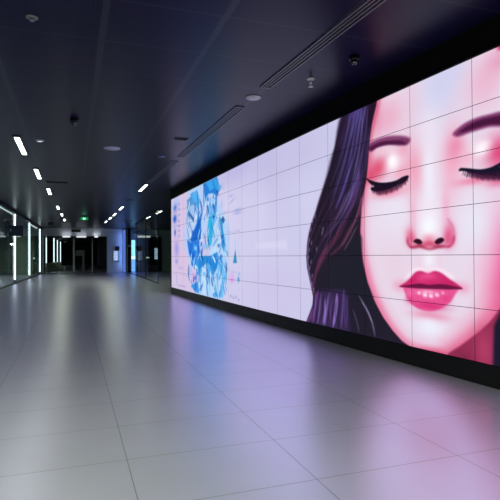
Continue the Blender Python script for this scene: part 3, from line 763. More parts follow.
('S',[(4.224,2.805),(4.189,2.711)],.0075,(30,12,36),.8,.0082),
('S',[(3.487,2.716),(3.508,2.653)],.0058,(30,8,36),.75,.0071),
('S',[(3.467,2.707),(3.487,2.634)],.0058,(30,8,36),.75,.0071),
('S',[(3.447,2.698),(3.465,2.614)],.0058,(30,8,36),.75,.0071),
('S',[(3.427,2.689),(3.443,2.613)],.0058,(30,8,36),.75,.007),
('S',[(3.407,2.68),(3.422,2.6)],.0057,(30,8,36),.75,.007),
('S',[(3.387,2.671),(3.401,2.601)],.0057,(30,8,36),.75,.007),
('S',[(3.368,2.662),(3.38,2.583)],.0057,(30,8,36),.75,.0069),
('S',[(3.348,2.654),(3.359,2.591)],.0057,(30,8,36),.75,.0069),
('S',[(3.329,2.645),(3.339,2.577)],.0056,(30,8,36),.75,.0069),
('S',[(3.31,2.636),(3.319,2.559)],.0056,(30,8,36),.75,.0069),
('S',[(3.291,2.63),(3.298,2.551)],.0056,(30,8,36),.75,.0068),
('S',[(3.272,2.625),(3.278,2.554)],.0056,(30,8,36),.75,.0068),
('S',[(3.254,2.621),(3.258,2.558)],.0055,(30,8,36),.75,.0068),
('S',[(3.235,2.617),(3.239,2.55)],.0055,(30,8,36),.75,.0067),
('S',[(3.217,2.613),(3.219,2.547)],.0055,(30,8,36),.75,.0067),
('S',[(3.199,2.609),(3.2,2.541)],.0055,(30,8,36),.75,.0067),
('S',[(3.181,2.605),(3.181,2.524)],.0054,(30,8,36),.75,.0067),
('S',[(3.163,2.6),(3.162,2.535)],.0054,(30,8,36),.75,.0066),
('S',[(3.145,2.596),(3.143,2.514)],.0054,(30,8,36),.75,.0066),
('S',[(3.128,2.592),(3.124,2.511)],.0054,(30,8,36),.75,.0066),
('S',[(3.11,2.588),(3.106,2.526)],.0054,(30,8,36),.75,.0066),
('S',[(3.093,2.584),(3.088,2.515)],.0053,(30,8,36),.75,.0065),
('P',[(5.335,4.133),(5.125,4.332),(4.643,4.285),(4.662,4.099),(4.752,3.775),(4.801,3.527),(4.83,3.203),(4.87,2.845),(4.947,2.556),(4.982,2.051),(4.973,1.812),(4.938,1.507),(4.858,1.175),(4.745,.889),(4.594,.636),(4.435,.446),(4.299,.323),(4.155,.253),(3.993,.093),(6.44,-.251),(6.29,.195),(6.176,.418),(6.078,.633),(6.063,.815),(6.141,1.088),(6.221,1.368),(6.241,1.613),(6.205,1.898),(6.102,2.255),(5.914,2.591),(5.785,2.881),(5.613,3.262),(5.494,3.64),(5.413,3.907)],-1,(33,27,42),1,.0159),
('P',[(5.334,4.169),(4.748,4.235),(4.769,3.847),(4.864,3.38),(4.944,2.895),(5.102,2.511),(5.332,2.221),(5.626,1.949),(5.925,1.494),(6.081,1.692),(5.969,2.283),(5.762,2.761),(5.542,3.394)],.0,(44,28,56),.8,.0451),
('G',5.172,3.647,.1831,.6321,.25,(66,46,104),.85),
('G',5.256,3.495,.1045,.6047,.3,(84,72,140),.6),
('G',5.029,4.014,.1164,.2748,.15,(88,78,150),.75),
('S',[(4.932,4.129),(5.012,3.767),(5.134,3.372),(5.283,2.877),(5.483,2.493)],.0315,(84,74,144),.8,.021),
('S',[(4.857,4.149),(4.974,3.668),(5.056,3.177),(5.181,2.734),(5.396,2.372)],.0208,(120,110,178),.6,.0208),
('S',[(4.972,3.839),(5.017,3.253),(5.099,2.858),(5.203,2.561),(5.441,2.231),(5.82,1.92)],.0266,(118,100,172),.75,.0213),
('S',[(5.068,3.96),(5.193,3.618),(5.365,3.238),(5.477,3.045)],.0196,(104,98,160),.7,.0214),
('S',[(5.169,3.963),(5.318,3.622),(5.475,3.265)],.0162,(96,78,136),.6,.0215),
('S',[(5.23,4.057),(5.383,3.678),(5.519,3.388)],.0181,(86,38,84),.7,.0217),
('S',[(5.126,4.157),(5.231,3.879),(5.339,3.701)],.0213,(78,64,130),.7,.0213),
('S',[(4.998,3.163),(5.04,2.829),(5.142,2.517),(5.311,2.219),(5.534,1.944)],.0387,(100,66,140),.8,.0211),
('S',[(5.04,2.88),(5.142,2.499),(5.354,2.151),(5.628,1.799),(5.874,1.495)],.0471,(80,44,94),.7,.0218),
('S',[(4.944,2.861),(4.986,2.477),(5.146,2.098),(5.358,1.79)],.0173,(132,70,112),.8,.0208),
('S',[(4.887,2.916),(4.928,2.553),(5.046,2.193)],.0136,(130,60,90),.6,.0203),
('S',[(5.18,2.769),(5.33,2.472),(5.531,2.24)],.0126,(150,128,200),.7,.0216),
('S',[(5.242,2.745),(5.417,2.411),(5.672,2.065)],.011,(104,88,140),.7,.0219),
('S',[(5.269,2.215),(5.488,1.941),(5.773,1.65),(5.953,1.298)],.0487,(92,42,70),.8,.0225),
('S',[(5.146,2.168),(5.358,1.826),(5.63,1.611)],.0253,(100,50,74),.7,.0217),
('S',[(5.047,2.124),(5.189,1.89),(5.316,1.717)],.0088,(140,104,130),.6,.0211),
('S',[(5.462,2.362),(5.672,2.102),(5.897,1.768)],.0227,(64,36,70),.7,.0227),
('S',[(5.699,1.801),(5.9,1.495),(6.047,1.055),(6.037,.738)],.0313,(92,44,78),.8,.0235),
('S',[(5.613,3.225),(5.811,2.808),(5.967,2.48)],.0269,(66,30,74),.7,.0231),
('S',[(5.967,2.48),(6.145,2.097),(6.201,1.694),(6.167,1.289),(6.062,.934)],.0161,(96,52,124),.8,.0241),
('S',[(4.822,4.034),(4.9,3.559),(4.961,3.068)],.0168,(58,28,66),.7,.0202),
('P',[(5.541,3.542),(5.362,3.527),(5.432,3.144),(5.572,2.729),(5.743,2.261),(5.922,1.808),(6.003,1.493),(6.165,1.491),(6.188,1.857),(6.021,2.367),(5.785,2.881)],.0,(30,24,40),.72,.0576),
('P',[(5.222,2.67),(5.396,2.372),(5.625,2.099),(5.821,1.805),(5.673,1.989),(5.397,2.227)],.0,(28,22,36),.5,.0369),
('P',[(4.966,2.593),(4.869,2.879),(4.821,3.367),(4.752,3.841),(4.679,4.074),(4.784,4.151),(4.843,3.708),(4.922,3.228),(4.963,2.899)],.0,(34,18,40),.85,.02),
('S',[(4.97,3.723),(5.078,3.153),(5.298,2.58)],.0097,(30,20,44),.7286799340170201,.0104),
('S',[(4.954,3.833),(5.058,3.265),(5.275,2.698)],.008,(30,20,44),.7745105226492413,.0104),
('S',[(4.958,3.632),(5.062,3.061),(5.279,2.486)],.0072,(30,22,44),.7408004560392929,.0104),
('S',[(5.089,4.12),(5.231,3.554),(5.485,2.986)],.0046,(24,18,34),.4475284102087317,.0107),
('S',[(5.146,3.685),(5.303,3.109),(5.573,2.518)],.0077,(30,20,44),.6928664424174737,.0108),
('S',[(5.255,3.892),(5.446,3.317),(5.748,2.725)],.0056,(82,74,130),.35079868799114056,.011),
('S',[(4.847,3.965),(4.922,3.402),(5.112,2.848)],.0116,(24,18,34),.4246353990777097,.0102),
('S',[(5.202,4.045),(5.377,3.476),(5.664,2.895)],.009,(24,18,34),.6550237147627666,.0109),
('S',[(5.185,3.684),(5.354,3.106),(5.635,2.512)],.0061,(100,92,146),.7842933759255988,.0109),
('S',[(5.087,4.164),(5.229,3.599),(5.482,3.033)],.0058,(82,74,130),.41556585929330714,.0107),
('S',[(5.257,4.073),(5.449,3.504),(5.752,2.92)],.0095,(40,28,54),.6181905277451158,.011),
('S',[(4.925,4.074),(5.021,3.51),(5.231,2.953)],.0107,(70,56,110),.5663353339835175,.0103),
('S',[(5.124,3.922),(5.276,3.351),(5.54,2.772)],.0059,(100,92,146),.4652818261742204,.0108),
('S',[(4.819,3.56),(4.886,2.994),(5.068,2.43)],.0106,(70,56,110),.35813039092033855,.0101),
('S',[(4.888,3.897),(4.973,3.332),(5.173,2.772)],.0108,(40,28,54),.5537700140552759,.0103),
('S',[(4.928,3.772),(5.024,3.204),(5.234,2.637)],.0052,(24,18,34),.4607390557851262,.0103),
('S',[(4.873,3.84),(4.955,3.274),(5.15,2.714)],.007,(40,28,54),.586115819311904,.0102),
('S',[(4.892,4.038),(4.979,3.474),(5.181,2.919)],.0103,(100,92,146),.5152837472920302,.0103),
('S',[(5.134,3.953),(5.289,3.382),(5.556,2.804)],.0062,(30,22,44),.5807960243886142,.0108),
('S',[(5.098,4.098),(5.243,3.532),(5.5,2.962)],.0119,(70,56,110),.5953148166942075,.0107),
('S',[(5.125,4.014),(5.278,3.446),(5.542,2.87)],.0109,(24,18,34),.6320625958367483,.0108),
('S',[(4.919,3.94),(5.014,3.374),(5.222,2.814)],.0056,(82,74,130),.3718484735968053,.0103),
('S',[(4.794,3.773),(4.856,3.209),(5.032,2.654)],.0044,(82,74,130),.6832513225621142,.0101),
('S',[(5.108,4.045),(5.256,3.478),(5.516,2.905)],.0079,(100,92,146),.37506825395355203,.0107),
('S',[(4.825,4.051),(4.895,3.489),(5.079,2.94)],.0068,(82,74,130),.44317695095209264,.0101),
('S',[(4.797,3.757),(4.859,3.194),(5.036,2.638)],.009,(24,18,34),.7046042974011606,.0101),
('S',[(5.235,3.989),(5.42,3.418),(5.717,2.831)],.0051,(24,18,34),.5392906191398636,.011),
('S',[(5.219,3.706),(5.399,3.127),(5.69,2.53)],.0116,(40,28,54),.789203406385984,.011),
('S',[(5.053,3.892),(5.185,3.322),(5.429,2.748)],.0069,(100,92,146),.47331598871171604,.0106),
('S',[(5.047,3.661),(5.176,3.087),(5.418,2.505)],.0074,(30,22,44),.7947744651830817,.0106),
('S',[(4.807,3.728),(4.872,3.163),(5.051,2.606)],.0108,(82,74,130),.431054133848189,.0101),
('S',[(5.034,3.87),(5.16,3.301),(5.398,2.727)],.0113,(40,28,54),.5125968048602265,.0106),
('S',[(4.89,3.677),(4.977,3.11),(5.177,2.543)],.0088,(100,92,146),.36544334062812794,.0103),
('S',[(5.13,3.88),(5.283,3.308),(5.549,2.727)],.0068,(100,92,146),.5685583507208996,.0108),
('S',[(4.898,3.725),(4.986,3.158),(5.188,2.592)],.0117,(70,56,110),.5030330251333227,.0103),
('S',[(5.199,3.739),(5.372,3.162),(5.657,2.568)],.009,(82,74,130),.46281152961147737,.0109),
('S',[(4.944,3.866),(5.046,3.299),(5.26,2.733)],.0082,(30,20,44),.6531371635118997,.0104),
('S',[(5.102,4.029),(5.248,3.462),(5.505,2.889)],.0104,(70,56,110),.7226849007145395,.0107),
('S',[(5.108,3.714),(5.255,3.139),(5.514,2.553)],.0114,(30,20,44),.5524028315339609,.0107),
('S',[(5.098,3.994),(5.243,3.426),(5.499,2.852)],.0087,(24,18,34),.4247776779487277,.0107),
('S',[(4.867,3.582),(4.947,3.014),(5.141,2.447)],.0064,(82,74,130),.3854765282858827,.0102),
('S',[(4.945,3.891),(5.046,3.324),(5.26,2.76)],.0104,(40,28,54),.6113803851038577,.0104),
('S',[(4.947,3.89),(5.049,3.323),(5.264,2.758)],.0086,(40,28,54),.7402076623334736,.0104),
('S',[(5.151,3.642),(5.31,3.064),(5.58,2.471)],.0058,(24,18,34),.5484807869853997,.0108),
('S',[(4.954,4.002),(5.058,3.437),(5.275,2.875)],.0057,(100,92,146),.673308050027771,.0104),
('S',[(4.797,3.537),(4.858,2.971),(5.034,2.409)],.0046,(24,18,34),.4100870981803013,.0101),
('S',[(5.122,4.089),(5.273,3.522),(5.537,2.95)],.0089,(24,18,34),.5369703982725633,.0108),
('S',[(5.107,3.814),(5.254,3.242),(5.512,2.66)],.0092,(30,22,44),.45703088434865213,.0107),
('S',[(4.831,4.071),(4.902,3.509),(5.088,2.959)],.0115,(82,74,130),.7351346253195333,.0101),
('S',[(4.852,3.71),(4.928,3.144),(5.118,2.582)],.0071,(40,28,54),.36622794976435463,.0102),
('S',[(4.971,4.077),(5.08,3.512),(5.302,2.952)],.0084,(40,28,54),.7779963091865428,.0104),
('S',[(5.135,3.999),(5.291,3.429),(5.558,2.852)],.0079,(24,18,34),.715845432533056,.0108),
('S',[(4.958,3.922),(5.063,3.355),(5.281,2.791)],.0056,(24,18,34),.5222358644287035,.0104),
('S',[(5.04,4.047),(5.168,3.481),(5.408,2.913)],.0092,(24,18,34),.5080022370037096,.0106),
('S',[(4.835,4.072),(4.908,3.511),(5.095,2.961)],.0067,(30,22,44),.7624142574282409,.0102),
('S',[(5.009,3.965),(5.128,3.398),(5.36,2.831)],.0073,(40,28,54),.5442577070706054,.0105),
('S',[(5.17,4.046),(5.336,3.477),(5.613,2.899)],.0076,(100,92,146),.782512593528137,.0109),
('S',[(4.829,3.752),(4.899,3.187),(5.083,2.628)],.0099,(70,56,110),.48536121676368615,.0101),
('S',[(5.156,4.193),(5.317,3.628),(5.591,3.058)],.0085,(70,56,110),.4788792585170354,.0108),
('S',[(5.04,4.089),(5.168,3.524),(5.408,2.958)],.012,(40,28,54),.46047513769489823,.0106),
('S',[(5.585,2.861),(5.881,2.487),(6.206,1.916)],.005,(44,26,44),.5630258606681686,.0117),
('S',[(5.41,2.391),(5.689,2.008),(5.996,1.433)],.0068,(24,18,30),.457075404655677,.0114),
('S',[(5.501,2.372),(5.788,1.983),(6.104,1.398)],.0091,(78,50,88),.7469933196146232,.0115),
('S',[(5.233,2.408),(5.496,2.036),(5.784,1.479)],.012,(26,20,34),.3564691059601267,.011),
('S',[(5.519,2.767),(5.808,2.393),(6.126,1.825)],.0077,(26,20,34),.46872886637233485,.0116),
('S',[(5.223,2.618),(5.485,2.255),(5.772,1.709)],.0102,(78,50,88),.6750551837408683,.011),
('S',[(5.513,2.921),(5.801,2.554),(6.118,1.993)],.0088,(84,56,80),.7166292879211922,.0116),
('S',[(4.982,2.538),(5.223,2.186),(5.487,1.659)],.0078,(24,18,30),.6730124277702914,.0106),
('S',[(5.178,2.493),(5.437,2.127),(5.72,1.579)],.0099,(26,20,34),.6934771535149673,.011),
('S',[(5.012,2.579),(5.256,2.226),(5.522,1.698)],.0112,(26,20,34),.4285872635212456,.0107),
('S',[(5.393,2.446),(5.67,2.066),(5.975,1.496)],.0073,(24,18,30),.3512905827004357,.0113),
('S',[(5.053,2.53),(5.301,2.174),(5.571,1.639)],.0108,(26,20,34),.7142702469556053,.0107),
('S',[(5.507,2.656),(5.795,2.278),(6.112,1.706)],.0125,(84,56,80),.7391687373242884,.0115),
('S',[(5.217,2.638),(5.479,2.276),(5.765,1.731)],.0113,(84,56,80),.3773677251715489,.011),
('S',[(5.443,2.459),(5.725,2.076),(6.034,1.501)],.0104,(24,18,30),.36022133628443354,.0114),
('S',[(5.093,2.33),(5.344,1.963),(5.618,1.417)],.0102,(44,26,44),.36955716944746675,.0108),
('S',[(5.01,2.71),(5.254,2.363),(5.52,1.84)],.011,(26,20,34),.3944623640550475,.0107),
('S',[(4.979,2.309),(5.221,1.948),(5.484,1.412)],.0117,(26,20,34),.40989200229372336,.0106),
('S',[(5.166,2.636),(5.424,2.277),(5.705,1.736)],.0051,(20,16,28),.43525552166570086,.0109),
('S',[(5.206,2.512),(5.467,2.146),(5.752,1.596)],.0052,(26,20,34),.3730244981381396,.011),
('S',[(5.192,2.467),(5.452,2.099),(5.736,1.549)],.0057,(84,56,80),.5226682010037833,.011),
('S',[(5.378,2.569),(5.655,2.195),(5.958,1.632)],.0077,(44,26,44),.6124618928855603,.0113),
('S',[(4.962,2.743),(5.202,2.4),(5.464,1.882)],.0056,(78,50,88),.6025383731065606,.0106),
('S',[(5.242,2.384),(5.506,2.01),(5.795,1.452)],.0092,(84,56,80),.4382362492777309,.0111),
('S',[(5.568,2.802),(5.861,2.426),(6.184,1.855)],.0094,(78,50,88),.40351234021195415,.0117),
('S',[(5.437,2.704),(5.718,2.332),(6.028,1.768)],.0081,(26,20,34),.40247312400727364,.0114),
('S',[(5.603,2.748),(5.9,2.369),(6.227,1.792)],.0108,(84,56,80),.3864713098507669,.0117),
('S',[(5.522,2.594),(5.811,2.213),(6.129,1.636)],.0082,(20,16,28),.5350542172207472,.0116),
('S',[(4.931,2.753),(5.169,2.411),(5.428,1.898)],.0046,(84,56,80),.6400026630896909,.0105),
('S',[(5.575,2.85),(5.869,2.477),(6.193,1.907)],.0108,(44,26,44),.4392352096724734,.0117),
('S',[(5.531,2.385),(5.82,1.994),(6.139,1.407)],.0091,(26,20,34),.43460035663773183,.0116),
('S',[(5.104,2.646),(5.356,2.29),(5.632,1.756)],.0069,(20,16,28),.7222160029821317,.0108),
('S',[(5.104,2.426),(5.356,2.063),(5.631,1.519)],.0056,(44,26,44),.6824402074763546,.0108),
('S',[(5.143,2.427),(5.398,2.061),(5.677,1.514)],.0124,(44,26,44),.4948873803540802,.0109),
('P',[(5.378,4.114),(5.209,4.084),(5.256,3.495),(5.434,2.907),(5.669,2.386),(5.871,1.826),(6.08,1.732),(5.914,2.591),(5.613,3.262),(5.494,3.64)],.0,(28,20,36),.4,.056),
('P',[(4.972,1.948),(5.149,1.819),(5.36,1.61),(5.585,1.387),(5.779,1.055),(5.498,.948),(5.159,.841),(4.783,.589),(4.745,.856),(4.886,1.207),(4.957,1.575)],.0,(30,29,42),.9,.0436),
('S',[(4.762,2.823),(4.781,2.695)],.0082,(30,20,40),.3,.0115),
('S',[(5.983,2.436),(6.0,2.351)],.0089,(180,166,206),.6,.0138),
('S',[(6.048,2.334),(6.065,2.248)],.009,(180,166,206),.6,.014),
('S',[(6.103,2.179),(6.12,2.092)],.009,(180,166,206),.6,.0141),
('S',[(6.143,1.98),(6.16,1.892)],.0091,(180,166,206),.6,.0141),
('S',[(6.084,1.917),(6.101,1.829)],.009,(180,166,206),.6,.014),
('S',[(6.151,1.778),(6.168,1.69)],.0091,(180,166,206),.6,.0142),
('S',[(6.169,1.637),(6.186,1.548)],.0091,(180,166,206),.6,.0142),
('S',[(6.099,1.536),(6.116,1.448)],.009,(180,166,206),.6,.0141),
('S',[(6.138,1.415),(6.155,1.326)],.0091,(180,166,206),.6,.0141),
('S',[(6.075,1.257),(6.092,1.168)],.009,(180,166,206),.6,.014),
('S',[(6.087,1.096),(6.104,1.007)],.009,(180,166,206),.6,.014),
('S',[(6.035,.98),(6.052,.891)],.009,(180,166,206),.6,.0139),
('S',[(5.783,2.172),(5.798,2.089)],.0087,(180,166,206),.6,.0135),
('S',[(5.808,2.097),(5.824,2.013)],.0087,(180,166,206),.6,.0135),
('S',[(5.951,1.793),(5.967,1.707)],.0089,(180,166,206),.6,.0138),
('S',[(6.171,1.937),(6.208,1.613),(6.172,1.289),(6.073,.933)],.0121,(160,140,196),.55,.0121),
('P',[(6.206,.109),(6.079,.573),(5.931,.907),(5.636,.973),(5.302,.967),(5.242,.654),(5.288,.203)],.0,(58,40,84),.7,.0564),
('S',[(5.931,.946),(5.986,.645),(6.122,.286)],.0257,(110,52,120),.8,.0198),
('S',[(5.66,.895),(5.711,.625),(5.836,.299)],.0286,(112,86,160),.8,.019),
('S',[(5.476,.914),(5.502,.617),(5.573,.291)],.0314,(138,104,186),.95,.0184),
('S',[(5.758,.771),(5.76,.503),(5.787,.288)],.023,(150,120,200),.8,.0191),
('S',[(5.323,1.001),(5.347,.711),(5.394,.307)],.0216,(98,72,140),.8,.018),
('S',[(5.261,.9),(5.263,.616),(5.287,.328)],.0142,(84,60,122),.7,.0178),
('S',[(5.02,.925),(4.89,.738),(4.784,.523),(4.733,.305)],.015,(104,94,130),.9,.0166),
('S',[(4.964,.83),(4.854,.677),(4.784,.523)],.0083,(146,134,168),.8,.0167),
('S',[(5.14,.669),(5.063,.474),(5.026,.31)],.0138,(72,64,96),.8,.0172),
('S',[(5.855,.875),(5.883,.601),(5.937,.3)],.0117,(150,110,180),.6,.0195),
('S',[(5.567,.867),(5.616,.6),(5.666,.33)],.0112,(96,66,140),.7,.0187),
('S',[(6.065,.575),(6.149,.362),(6.261,.221)],.0182,(132,66,140),.8,.0202),
('S',[(5.834,.695),(5.862,.42),(5.915,.099)],.0065,(96,70,140),.41751138295288465,.0116),
('S',[(5.913,.726),(5.941,.448),(5.996,.124)],.0068,(60,44,90),.6567473740288428,.0118),
('S',[(5.636,.854),(5.662,.587),(5.641,.29)],.0095,(30,24,42),.758935695381526,.0113),
('S',[(5.682,.84),(5.709,.572),(5.76,.259)],.0107,(140,108,188),.6080711287488456,.0114),
('S',[(5.624,.735),(5.65,.469),(5.63,.172)],.0057,(120,88,160),.5033426824127651,.0113),
('S',[(5.224,.994),(5.248,.744),(5.23,.464)],.011,(60,44,90),.4430915673400258,.0106),
('S',[(5.982,.877),(6.011,.597),(6.068,.271)],.0094,(140,108,188),.6598885462189052,.0119),
('S',[(5.291,.858),(5.315,.606),(5.297,.323)],.0093,(96,70,140),.615886342364703,.0107),
('S',[(6.003,.745),(6.032,.464),(6.088,.136)],.0134,(96,70,140),.6315847142227387,.0119),
('S',[(5.422,.768),(5.447,.509),(5.427,.222)],.0091,(36,28,52),.7420158293189898,.0109),
('S',[(5.662,.928),(5.688,.661),(5.74,.35)],.0056,(60,44,90),.6760725030713874,.0114),
('S',[(5.443,.747),(5.468,.488),(5.448,.2)],.0087,(30,24,42),.4790592620038727,.011),
('S',[(5.9,.805),(5.929,.528),(5.983,.205)],.0107,(60,44,90),.7232488182283063,.0118),
('S',[(5.325,.771),(5.349,.517),(5.331,.234)],.0063,(60,44,90),.4975545135375983,.0108),
('S',[(6.025,.842),(6.054,.561),(6.111,.232)],.0053,(36,28,52),.5019091319350185,.012),
('S',[(5.771,.771),(5.798,.5),(5.851,.182)],.0063,(30,24,42),.5585055771954722,.0115),
('S',[(5.886,.77),(5.915,.493),(5.969,.17)],.0067,(140,108,188),.7065898959656819,.0117),
('S',[(5.768,.957),(5.795,.686),(5.848,.37)],.0078,(30,24,42),.46806280782558257,.0115),
('S',[(5.654,.91),(5.681,.643),(5.732,.332)],.0095,(30,24,42),.5628619832335757,.0113),
('S',[(5.962,.924),(5.991,.645),(6.047,.32)],.0058,(120,88,160),.4341023494697,.0119),
('S',[(5.939,.802),(5.968,.524),(6.023,.199)],.0063,(36,28,52),.7745847776678899,.0118),
('S',[(5.611,.936),(5.637,.671),(5.616,.375)],.0052,(60,44,90),.40677687499706416,.0112),
('S',[(5.909,.843),(5.937,.566),(5.992,.242)],.006,(60,44,90),.5197643916351923,.0118),
('S',[(5.747,.865),(5.774,.594),(5.827,.279)],.012,(120,88,160),.4840327771325885,.0115),
('S',[(5.31,.993),(5.333,.74),(5.315,.457)],.0059,(60,44,90),.5350089698131942,.0107),
('S',[(5.658,.939),(5.684,.672),(5.735,.361)],.0099,(96,70,140),.5988832199912617,.0114),
('S',[(5.623,.933),(5.649,.668),(5.629,.371)],.0056,(140,108,188),.6883845283171213,.0113),
('S',[(5.485,.801),(5.51,.541),(5.49,.251)],.0106,(60,44,90),.6861957607523417,.011),
('S',[(5.625,.87),(5.652,.604),(5.631,.308)],.0085,(36,28,52),.42037048398705384,.0113),
('S',[(5.99,.91),(6.02,.63),(6.076,.303)],.0114,(96,70,140),.6833284485359385,.0119)],
}

def screen_material():
    m = bpy.data.materials.new('video_wall_picture'); m.use_nodes = True
    nt = m.node_tree; nt.nodes.remove(nt.nodes['Principled BSDF'])
    at = nt.nodes.new('ShaderNodeAttribute'); at.attribute_name = 'picture'
    em = nt.nodes.new('ShaderNodeEmission'); em.inputs[1].default_value = SCREEN
    gl = nt.nodes.new('ShaderNodeBsdfGlossy'); gl.inputs[0].default_value = (.03, .03, .03, 1); gl.inputs['Roughness'].default_value = .3
    ad = nt.nodes.new('ShaderNodeAddShader')
    nt.links.new(at.outputs['Color'], em.inputs[0]); nt.links.new(em.outputs[0], ad.inputs[0]); nt.links.new(gl.outputs[0], ad.inputs[1])
    nt.links.new(ad.outputs[0], nt.nodes['Material Output'].inputs[0])
    return m
m_scr = screen_material()
m_scr.cycles.emission_sampling = 'NONE'
vw = thing('video_wall', 'huge curved video wall of joined panels showing a blue drawing and a woman\'s face', 'video wall', (wx(13), 13, 0))
vloc = vw.location
def strip(y0, y1, z0, z1, off0, off1, n=40):
    yy = [y0 + (y1 - y0) * i / n for i in range(n + 1)]
    mb = MB().prism([(wx(y) + off0, y) for y in yy] + [(wx(y) + off1, y) for y in yy[::-1]], z0, z1)
    bmesh.ops.translate(mb.bm, verts=mb.bm.verts, vec=-vloc)
    return mb
strip(SY0 - 1.5, SY1 + .12, 0, Z0 - .004, -.012, .085).build('plinth', m_blackp, vw)
fr = strip(SY0 - .05, SY1 + .12, Z1 + .002, Z1 + .03, -.02, .085)
t_ = strip(SY1 + .012, SY1 + .12, Z0 - .004, Z1 + .002, -.02, .085, 2)
fr.add(t_.bm)
fr.build('bezel', m_blackp, vw)
strip(SY0 - .02, SY1 + .01, Z0, Z1, .03, .08).build('backing', mat('seam_grey', (50, 46, 54), .6), vw)
rows = [.272, .943, 1.618, 2.262, 2.900, 3.512, 4.118]
BG = np.array((200, 198, 230)) / 255
GAP = .0035
for c in range(16):
    y0, y1 = SY0 + c * 1.1327 + GAP, SY0 + (c + 1) * 1.1327 - GAP
    nx = (90, 80, 70, 60, 54, 16, 16, 30, 44, 44, 44, 44, 44, 44, 40, 36)[c]
    for r in range(6):
        z0, z1 = rows[r] + GAP, rows[r + 1] - GAP
        nz = (62, 58, 52, 46, 40, 12, 12, 24, 34, 34, 34, 34, 34, 34, 34, 34)[c]
        Yg, Zg = np.meshgrid(np.linspace(y0, y1, nx + 1), np.linspace(z0, z1, nz + 1))
        Y_, Z_ = Yg.ravel(), Zg.ravel()
        Cc = np.ones((Y_.size, 3)) * BG
        for A, ops in ARTWORK.items():
            paint(Y_ / A, Z_, Cc, ops)
        Cl = np.where(Cc <= .04045, Cc / 12.92, ((Cc + .055) / 1.055) ** 2.4)
        co = np.stack([wx(Y_) - vloc.x, Y_ - vloc.y, Z_ - vloc.z], 1)
        idx = np.arange((nx + 1) * (nz + 1)).reshape(nz + 1, nx + 1)
        fq = np.stack([idx[:-1, :-1], idx[1:, :-1], idx[1:, 1:], idx[:-1, 1:]], -1).reshape(-1, 4)
        # a shallow body behind the face so that the panel has thickness
        nb = len(co)
        cr = [(y0, z0), (y0, z1), (y1, z1), (y1, z0)]
        back = np.array([(wx(y) + .028 - vloc.x, y - vloc.y, z - vloc.z) for y, z in cr])
        corners = [idx[0, 0], idx[-1, 0], idx[-1, -1], idx[0, -1]]
        co = np.vstack([co, back])
        faces = fq.tolist() + [[nb + 3, nb + 2, nb + 1, nb]] + [[corners[i], nb + i, nb + (i + 1) % 4, corners[(i + 1) % 4]] for i in range(4)]
        me = bpy.data.meshes.new('display_panel')
        me.from_pydata(co.tolist(), [], faces)
        at = me.color_attributes.new('picture', 'FLOAT_COLOR', 'POINT')
        full = np.zeros((len(co), 4), np.float32); full[:, 3] = 1; full[:nb, :3] = Cl
        at.data.foreach_set('color', full.ravel())
        me.materials.append(m_scr); me.materials.append(m_blackp)
        mi = np.zeros(len(faces), np.int32); mi[len(fq):] = 1
        me.polygons.foreach_set('material_index', mi)
        o = bpy.data.objects.new('display_panel', me); col.objects.link(o); o.parent = vw

# ------------------------------------------------------------------ ceiling lights
def make_light(loc, label, rz=0, watts=None):
    t = thing('ceiling_light', label, 'ceiling light', loc, rz, 'linear ceiling lights in rows')
    b = MB(); b.box(-.085, -1.12, -.03, -.062, 1.12, .0); b.box(.062, -1.12, -.03, .085, 1.12, .0); b.box(-.085, -1.14, -.03, .085, -1.10, 0); b.box(-.085, 1.10, -.03, .085, 1.14, 0)
    b.build('housing', m_blackp, t)
    MB().box(-.062, -1.10, -.024, .062, 1.10, -.002).build('diffuser', m_lamp, t)
    ld = bpy.data.lights.new('lamp_glow', 'AREA'); ld.shape = 'RECTANGLE'; ld.size = .12; ld.size_y = 2.2
    ld.energy = watts or LAMP_W; ld.color = (.83, 1, .53); ld.spread = math.radians(170)
    lo = bpy.data.objects.new('lamp_glow', ld); col.objects.link(lo); lo.parent = t; lo.location = (0, 0, -.035)
    return t
LL = [((-1.24, 14.21), 'nearest and largest white linear light of the left ceiling row'),
      ((-1.11, 18.79), 'second nearest white linear light of the left ceiling row'),
      ((-0.94, 23.66), 'third white linear light of the left ceiling row, before the gap'),
      ((-0.77, 31.23), 'fourth white linear light of the left ceiling row, first after the gap'),
      ((-0.65, 36.37), 'small far linear light of the left ceiling row, last but one'),
      ((-0.56, 41.33), 'farthest small linear light of the left ceiling row'),
      ((2.79, 21.32), 'nearest linear light of the middle ceiling row, left of the video wall'),
      ((2.73, 30.57), 'second linear light of the middle ceiling row'),
      ((2.71, 35.25), 'third linear light of the middle ceiling row'),
      ((2.66, 38.71), 'fourth small linear light of the middle ceiling row'),
      ((2.60, 42.64), 'farthest small linear light of the middle ceiling row'),
      ((5.29, 32.73), 'right linear light of the pair close to the video wall\'s left edge'),
      ((5.25, 37.31), 'left linear light of the pair close to the video wall\'s left edge'),
      ((-1.36, 9.35), 'unseen linear ceiling light added to the left row above the near floor'),  # this and the next two are added out of view to light the floor
      ((-1.40, 4.30), 'unseen linear ceiling light added to the left row beside the camera'),
      ((-1.40, -0.75), 'unseen linear ceiling light added to the left row behind the camera'),
      ((-1.0, 58.5), 'unseen linear ceiling light added to brighten the corridor beyond the glass doors'),  # added lamp, hidden by the door header, to brighten the corridor
      ((-6.0, 34.0), 'unseen linear ceiling light added inside the glass front near the left edge'),  # this and the next are added out of view to brighten the interior
      ((-6.6, 46.0), 'unseen linear ceiling light added deep inside the glass front'),
      ((.40, 1.12), 'unseen linear fill light added above the camera'),  # last two belong to no row; added out of view as floor fill
      ((.40, -3.93), 'unseen linear fill light added far behind the camera')]
l0 = make_light((LL[0][0][0], LL[0][0][1], H), LL[0][1])
